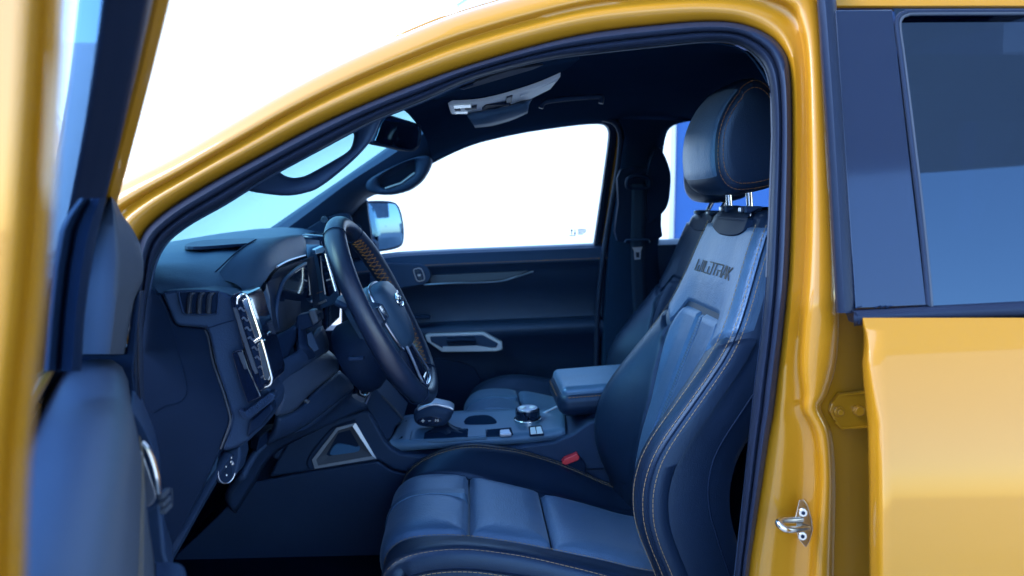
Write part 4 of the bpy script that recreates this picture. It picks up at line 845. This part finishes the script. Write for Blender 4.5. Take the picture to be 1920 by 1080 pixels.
def make_seat(y0, dx, hero, bz=0.0, hx=0.0):
    SU = SUEDE if hero else LEATHER  # passenger covers in dark leather: deep cabin shade put into their colour
    def back(u, z):
        a = abs(u); s = 1 if u > 0 else -1; hw, xc, xr = interp(HW, z), interp(XC, z), interp(XR, z)
        if a <= 1:
            x = lerp(xc, xr, sm((a - .36) / .48))
            if a > .84: x += .05 * (1 - math.sqrt(max(0, 1 - ((a - .84) / .16) ** 2)))
            y = hw * (a if a < .84 else .84 + .16 * math.sin((a - .84) / .16 * math.pi / 2))
        else:
            x = xr + .05 + (a - 1) * .13; y = hw * (1 - .10 * (a - 1) ** 2)
        return V((x + dx, y0 - s * y, z + bz))            # u > 0 is the near side
    # backrest core: a closed ring of sections
    rows = []
    for i in range(46):
        z = lerp(.62, 1.412, i / 45); rows.append([back(lerp(-1.9, 1.9, j / 60), z) for j in range(61)])
    last = rows[-1]
    for dz, ddx, sc_ in ((.010, .010, .97), (.016, .028, .93), (.014, .06, .9)):
        rows.append([V((lerp(p.x, .66 + dx, .0) + ddx, y0 + (p.y - y0) * sc_, 1.412 + dz + bz)) for p in last])
    rows.append([V((.63 + dx, y0 + (p.y - y0) * .88, 1.38 + bz)) for p in last]); rows.append([V((.56 + dx, y0 + (p.y - y0) * .9, 1.0)) for p in last]); rows.append([V((.50 + dx, y0 + (p.y - y0) * .9, .62)) for p in last])
    bk_ = grid('seat_backrest', rows, LEATHER, angle=70, cu=True, label=('driver' if hero else 'passenger') + ' seat backrest in dark leather with pale suede centre')
    # panels
    zb = lambda a: interp([(0, 1.219), (.55, 1.219), (.66, 1.165), (.84, 1.188), (1, 1.205), (1.5, 1.21)], abs(a))
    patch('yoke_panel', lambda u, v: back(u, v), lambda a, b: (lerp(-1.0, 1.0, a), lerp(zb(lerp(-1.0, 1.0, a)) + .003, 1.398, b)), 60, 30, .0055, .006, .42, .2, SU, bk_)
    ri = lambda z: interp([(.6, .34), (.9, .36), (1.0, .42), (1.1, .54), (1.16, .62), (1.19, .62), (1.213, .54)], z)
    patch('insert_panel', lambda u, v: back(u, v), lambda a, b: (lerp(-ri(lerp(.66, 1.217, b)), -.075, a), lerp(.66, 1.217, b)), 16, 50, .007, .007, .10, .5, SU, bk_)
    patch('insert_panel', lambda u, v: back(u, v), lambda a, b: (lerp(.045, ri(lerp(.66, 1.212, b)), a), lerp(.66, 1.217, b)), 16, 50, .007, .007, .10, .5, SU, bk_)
    patch('ribbed_strip', lambda u, v: back(u, v), lambda a, b: (lerp(-.06, .03, a), lerp(.66, 1.214, b)), 6, 50, .005, .004, .02, .5, CONSOLE, bk_)
    for s in (-1, 1):
        def buv(a, b, s=s):
            t = a if s > 0 else 1 - a; z = lerp(.66, 1.19, b); lo = ri(min(z, 1.165)) + .012; u = lerp(lo, 1.02, t)
            return s * u, lerp(.66, zb(u) - .003, b)
        patch('side_bolster', back, buv, 30, 60, .007, .012, .14, .5, LEATHER, bk_)
    if hero:
        g = []
        for k in range(70):
            z = lerp(.80, 1.205, k / 69); g.append(tube_geo([back(lerp(-.05, .02, t), z) - V((.0050, 0, 0)) for t in (0, .5, 1)], .0007, 5))
        join('strip_ribs', g, PLASTIC2, bk_, stuff=True)
        def on(u, z, h=.0085):
            e = 1e-3; nn = (back(u + e, z) - back(u - e, z)).cross(back(u, z + e) - back(u, z - e)).normalized(); return back(u, z) + nn * h
        zs = [lerp(.70, 1.40, k / 60) for k in range(61)]
        stitches([on(.865, z) for z in zs], STITCHP, bk_)
        stitches([on(.935, z) for z in zs], STITCHP, bk_)
        stitches([on(.972, z, .0082) for z in zs], STITCHP, bk_)
        tube('piping_seam', [on(.954, z, .0078) for z in zs], .0016, BLACK, bk_, n=6)
        tube('side_seam', [on(interp([(.70, 1.55), (.85, 1.62), (1.0, 1.5), (1.12, 1.45), (1.2, 1.75)], z), z, .0) for z in zs[:45]], .0016, BLACK, bk_, n=6)
        stitches([on(-.86, z, .0085) for z in zs[38:]], STITCHP, bk_, r=.0008)
        # side tag
        box('side_tag', on(1.06, 1.305, .004), (.012, .004, .02), BLACK, bk_, bev=.001)
        # lettering
        L_ = {'W': [[(0, 1), (0, 0), (1.0, 0), (1.0, 1)], [(.5, 0), (.5, .5)]], 'I': [[(.1, 1), (.1, 0)]], 'L': [[(0, 1), (0, 0), (.72, 0)]], 'D': [[(-.1, 1), (.75, 1), (.85, .85), (.85, 0), (0, 0), (0, .62)]], 'T': [[(-.05, 1), (.95, 1)], [(.42, 1), (.42, 0)]],
              'R': [[(0, 0), (0, .5), (.8, .5)], [(-.1, 1), (.82, 1), (.82, .5), (.85, 0)]], 'A': [[(0, 0), (.32, 1), (.52, 1), (.84, 0)], [(.14, .3), (.7, .3)]], 'K': [[(0, 1), (0, 0)], [(.8, 1), (.12, .5), (.8, 0)]]}
        adv = {'W': 1.32, 'I': .48, 'L': 1.0, 'D': 1.17, 'T': 1.12, 'R': 1.12, 'A': 1.08, 'K': .9}
        tot = sum(adv[c] for c in 'WILDTRAK'); xx = 0; seg = []
        for c in 'WILDTRAK':
            for st in L_[c]:
                pp = []
                for (a, b) in [q for i in range(len(st) - 1) for q in [(lerp(st[i][0], st[i + 1][0], t), lerp(st[i][1], st[i + 1][1], t)) for t in (0, .33, .66)]] + [st[-1]]:
                    Yl = lerp(1.742, 1.512, (xx + a + .12 * b) / tot); z = lerp(1.291, 1.315, b); u = (y0 - Yl) / interp(HW, z); pp.append(on(u, z, .0062))
                seg.append(pp)
            xx += adv[c]
        strokes('lettering', seg, LETTER, bk_, .0015)
        # black leather cap round the posts
    patch('post_cap', lambda u, v: back(u, v), lambda a, b: (lerp(-.66, .66, a), lerp(1.368 + .022 * abs(2 * a - 1) ** 3, 1.412, b)), 24, 8, .009, .006, .18, .04, BLACK, bk_)
    sheetrows = [[V((x + dx, y0 - hwv * k, z + bz)) for k in (-1, -.6, 0, .6, 1)] for x, z, hwv in ((.535, 1.405, .085), (.548, 1.424, .088), (.575, 1.434, .09), (.61, 1.432, .09), (.635, 1.40, .088))]
    grid('post_cap_top', sheetrows, BLACK, bk_)
    # headrest
    hp = cat([(.464, 1.482), (.455, 1.525), (.458, 1.58), (.474, 1.624), (.498, 1.658), (.526, 1.680), (.552, 1.676), (.575, 1.65), (.592, 1.60), (.600, 1.54), (.598, 1.49), (.580, 1.468), (.53, 1.457), (.488, 1.459)], 5, True)
    hcx, hcz = .525, 1.56
    hp = [(x + hx, z + bz) for x, z in hp]; hcz += bz; hcx += hx; rows = []
    for yy, sc_ in ((-.128, .58), (-.127, .76), (-.122, .87), (-.112, .93), (-.095, .965), (-.06, .99), (0, 1.0), (.06, .99), (.095, .965), (.112, .93), (.122, .87), (.127, .76), (.128, .58)):
        rows.append([V((hcx + (x - hcx) * sc_ + dx + (.006 * (yy / .128) ** 2 if x < .5 else 0), y0 + yy, hcz + (z - hcz) * sc_)) for x, z in hp])
    hr = grid('headrest', rows, LEATHER, cu=True, caps=True, angle=70, label=('driver' if hero else 'passenger') + ' headrest with stitched sides')
    # pale front cover over the headrest
    fr_ = [i for i, (x, z) in enumerate(hp) if x < .50 + hx and z > 1.485 + bz]
    cov = []
    for yy, sc_ in ((-.113, .93), (-.108, .952), (-.095, .975), (-.06, 1.0), (0, 1.012), (.06, 1.0), (.095, .975), (.108, .952), (.113, .93)):
        k_ = .985 if abs(yy) > .112 else 1.012
        cov.append([V((hcx + (hp[i][0] - hcx) * sc_ * (k_ if 0 < n_ < len(fr_) - 1 else .985) + dx + .006 * (yy / .128) ** 2, y0 + yy, hcz + (hp[i][1] - hcz) * sc_ * k_)) for n_, i in enumerate(sorted(fr_, key=lambda i: hp[i][1]))])
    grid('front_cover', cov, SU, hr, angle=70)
    if hero:
        for sc_, yy in ((.895, -.1205), (.785, -.1268)):
            pth = [V((hcx + (x - hcx) * sc_ + dx + (.005 if x < .5 else 0), y0 + yy - .001, hcz + (z - hcz) * sc_)) for x, z in hp]
            stitches(pth + [pth[0]], HSTITCH, hr, r=.00065, length=.005)
    for s in (-1, 1):
        tube('headrest_post', [V((.556 + dx, y0 + s * .062, 1.40 + bz)), V((.548 + dx + hx, y0 + s * .062, 1.48 + bz))], .0065, CHROME, hr, n=14)
        box('post_sleeve', (.556 + dx, y0 + s * .062, 1.428 + bz), (.034, .03, .014), PLASTIC, hr, bev=.003)
        box('post_button', (.535 + dx, y0 + s * .062, 1.428 + bz), (.008, .012, .010), SATIN, hr, bev=.002)
    # cushion
    def cush(u, s):
        s = max(0, min(1, s)); f = s * 88.999; i = int(f); p = CPS[i].lerp(CPS[i + 1], f - i); a = abs(u); sg = 1 if u > 0 else -1
        tang = (CPS[i + 1] - CPS[i]).normalized(); nn = V((-tang.z, 0, tang.x)); hb = interp(HB, p.x)
        c0, c1, kk, rr_ = (.64, .95, .42, .05) if sg > 0 and hero else (.50, .82, 1.38 if hero else 1.0, .16)
        h = kk * hb * sm((a - c0) / (c1 - c0)); y = .262 * a; e0 = 1 - rr_
        if a > e0: h -= .03 * (1 - math.sqrt(max(0, 1 - (min(1, (a - e0) / rr_)) ** 2))); y = .262 * (e0 + rr_ * math.sin(min(1, (a - e0) / rr_) * math.pi / 2))
        q = p + nn * h - V((0, 0, .016 if hero else 0))
        if a > 1: q = V((q.x, 0, q.z - (a - 1) * .25)); y = .262 + .004 * math.sin((a - 1) * 3)
        return V((q.x + dx, y0 - sg * y, q.z))
    rows = [[cush(lerp(-1.9, 1.9, j / 64), i / 70) - V((0, 0, .006)) for j in range(65)] for i in range(71)]
    cu = grid('seat_cushion', rows, LEATHER, angle=70, label=('driver' if hero else 'passenger') + ' seat cushion with pale suede panels')
    def sx(x):
        for i, p in enumerate(CPS):
            if i > 20 and p.x >= x: return i / 89
        return 1.0
    s0, s1, s2, s3 = .17, sx(-.012), sx(.150), sx(.40)
    ue = lambda s: interp([(0, .66), (s0, .64), (s1, .54), (s2, .43), (s3, .34), (1, .3)], s)
    un = (lambda s: interp([(0, .62), (.2, .66), (.5, .66), (1, .60)], s)) if hero else ue
    for a0, a1 in ((s0, s1), (s1 + .004, s2), (s2 + .004, s3)):
        patch('cushion_panel', cush, lambda a, b: (lerp(-ue(lerp(a0, a1, b)), un(lerp(a0, a1, b)), a), lerp(a0, a1, b)), 44, 28, .020, .055, .32, .16, SUEDE, cu)
    for s in (-1, 1):
        patch('cushion_bolster', cush, lambda a, b: (s * lerp((un if s > 0 else ue)(lerp(s0, s3, b)) + .012, 1.03, a if s > 0 else 1 - a), lerp(s0, s3, b)), 24, 50, .006, .012, .10, .5, LEATHER, cu)
    def onc(u, s, h=.006):
        e = 2e-3; nn = (cush(u + e, s) - cush(u - e, s)).cross(cush(u, s + e) - cush(u, s - e)).normalized(); return cush(u, s) + nn * h
    patch('ribbed_strip', cush, lambda a, b: (lerp(-.10, .04, a), lerp(s0 + .005, s1 - .001, b)), 6, 24, .0225, .004, .035, .15, CONSOLE, cu)
    if hero:
        ss = [lerp(s0 - .01, s3, k / 50) for k in range(51)]
        stitches([onc(un(s) + .03, s, .0066) for s in ss[2:]], STITCHP, cu)
        stitches([onc(.97, s, .0055) for s in ss], STITCHP, cu)
        stitches([onc(1.028, s, .004) for s in ss], STITCHP, cu)
        tube('piping_seam', [onc(1.0, s, .004) for s in ss], .0022, BLACK, cu, n=6)
        stitches([onc(-.845, s, .0066) for s in ss[4:]], STITCHP, cu)
        tube('piping_seam', [onc(-.82, s, .0064) for s in ss[4:]], .0018, BLACK, cu, n=6)
        stitches([onc(-.80, s, .0066) for s in ss[4:]], STITCHP, cu)
        box('seat_base', (.15 + dx, y0, .61), (.5, .44, .12), BLACK, cu, bev=.02)
make_seat(1.62, 0.0, True)
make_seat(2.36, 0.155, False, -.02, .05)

# ------------------------------------------------------------------ overhead: console, visor, mirror, handles
ohp = [(840, 197, 1.86), (859, 195, 1.85), (918, 189, 1.83), (958, 179, 1.81), (1007, 163, 1.80), (1051, 145, 1.79), (1033, 167, 1.95), (994, 187, 2.02), (958, 199, 2.06), (918, 208, 2.10), (879, 215, 2.12), (845, 214, 2.12)]
oh = poly('overhead_console', ohp, (0, 0, .03), OVERHEAD, truck, .003, label='pale overhead console with map lamps')
ext = lambda pts, m, name, par, bev=.001: poly(name, pts, (0, 0, .012), m, par, bev)
ext([(850, 198, 1.855), (882, 196, 1.85), (884, 202, 1.90), (851, 204, 1.90)], LENS, 'map_lamp', oh)
ext([(853, 210, 2.05), (882, 208.5, 2.04), (884, 212, 2.08), (854, 214, 2.08)], LENS, 'map_lamp', oh)
ext([(852, 205, 1.96), (863, 204.5, 1.955), (864, 208, 1.98), (853, 208.5, 1.98)], BLACK, 'lamp_switch', oh)
ext([(871, 204, 1.94), (894, 202, 1.93), (894, 205, 1.95), (872, 207, 1.95)], PLASTIC2, 'lamp_switch', oh)
ext([(904, 206, 2.00), (911, 197, 1.95), (954, 196, 1.95), (958, 198, 1.96), (930, 204, 1.98)], BLACK, 'bin_opening', oh)
ext([(950, 184, 1.85), (961, 181, 1.85), (959, 194, 1.96), (949, 195, 1.96)], PLASTIC2, 'bin_catch', oh)
ext([(975, 181, 1.88), (1046, 151, 1.80), (1032, 165, 1.90), (976, 188, 1.96)], OVERHEAD, 'lamp_cover', oh)
sheet('glasses_bin', [(877, 214, 2.08), (918, 208, 2.06), (958, 199, 2.02), (994, 188, 1.98)], [(890, 233, 2.12), (922, 229, 2.12), (960, 218, 2.08), (990, 205, 2.02)], CONSOLE, oh, k=4, bulge=(0, -.01, 0), thick=.02)
vis = sheet('sun_visor', [(812, 182, 1.46), (870, 157, 1.46), (930, 135, 1.46), (1010, 117, 1.47), (1085, 106, 1.50)], [(815, 180, 1.60), (862, 183, 1.60), (920, 176, 1.60), (1000, 152, 1.62), (1052, 130, 1.62)], HEADLINER, k=6, bulge=(0, 0, -.002), thick=.010, label='dark sun visor folded against the headliner')
poly('visor_flap', [(861, 167, 1.44), (889, 155, 1.44), (925, 142, 1.44), (958, 132, 1.44), (1019, 122, 1.46), (998, 131, 1.47), (950, 145, 1.47), (900, 160, 1.46), (869, 169, 1.45)], (0, .004, .004), PLASTIC2, vis, .001)
poly('visor_clip', [(862, 166, 1.435), (888, 156, 1.435), (888, 160, 1.44), (870, 167, 1.44)], (0, .004, .002), BLACK, vis, .001)
hdl = cat([(1014, 203), (1020, 192), (1045, 187), (1085, 183), (1122, 181), (1128, 184), (1126, 194)], 4)
tube('ceiling_handle', [at(x, y, 2.16) for x, y in hdl], .007, PLASTIC, n=10, label='folded grab handle above the far door')
mc = at(748, 250, 1.98); MNI = V((.80, -.60, -.05)).normalized()
mpx = cat([(722, 217), (760, 224), (786, 233), (791, 242), (790, 265), (784, 279), (770, 284), (738, 277), (703, 269), (704, 255)], 3, True)
im = prism('interior_mirror', [onpl(x, y, mc, MNI) for x, y in mpx], -MNI * .03, BLACK, truck, .006, label='frameless interior mirror on the windshield')
prism('mirror_glass', [onpl(lerp(745, x, .92), lerp(251, y, .9), mc + MNI * .002, MNI) for x, y in mpx], -MNI * .006, MIRROR, im, .001)
tube('mirror_stem', [mc - MNI * .03, mc + V((-.06, .0, .05)), mc + V((-.08, 0, .09))], .012, BLACK, im)
# near A pillar trim and grab handle
rows = []
for ix, iy, ox, oy, sx_, sy_, wB, rr in RS[4:46]:
    rows.append([side(sx_, sy_, .09), side(sx_ - 4, sy_ - 4, .13), side(sx_ - 14, sy_ - 12, .19)])
na = grid('near_a_pillar', rows, PLASTIC, angle=60, thick=.006)
ring('grab_handle', [(462, 356), (500, 364), (540, 367), (572, 362), (600, 351), (650, 312), (688, 274), (706, 243), (716, 214), (690, 222), (640, 243), (560, 285), (500, 320), (470, 340)],
     [(524, 321), (534, 329), (548, 333), (562, 332), (580, 326), (630, 298), (654, 282), (661, 268), (663, 250), (650, 250), (620, 263), (575, 287), (545, 304), (530, 314)], lambda x, y, o: side(x, y, .10 + o), PLASTIC, truck, label='grab handle on the driver windshield pillar')
# near B pillar inner trim
rows = [[side(x + dx, y, o) for dx, o in ((0, .06), (2, .10), (10, .16), (30, .22))] for x, y in ((1400, 86), (1436, 130), (1449, 180), (1450, 256), (1444, 420), (1438, 530), (1430, 620), (1415, 735), (1398, 900), (1376, 1100), (1350, 1400))]
grid('near_b_pillar', rows, PLASTIC, angle=60, thick=.004)
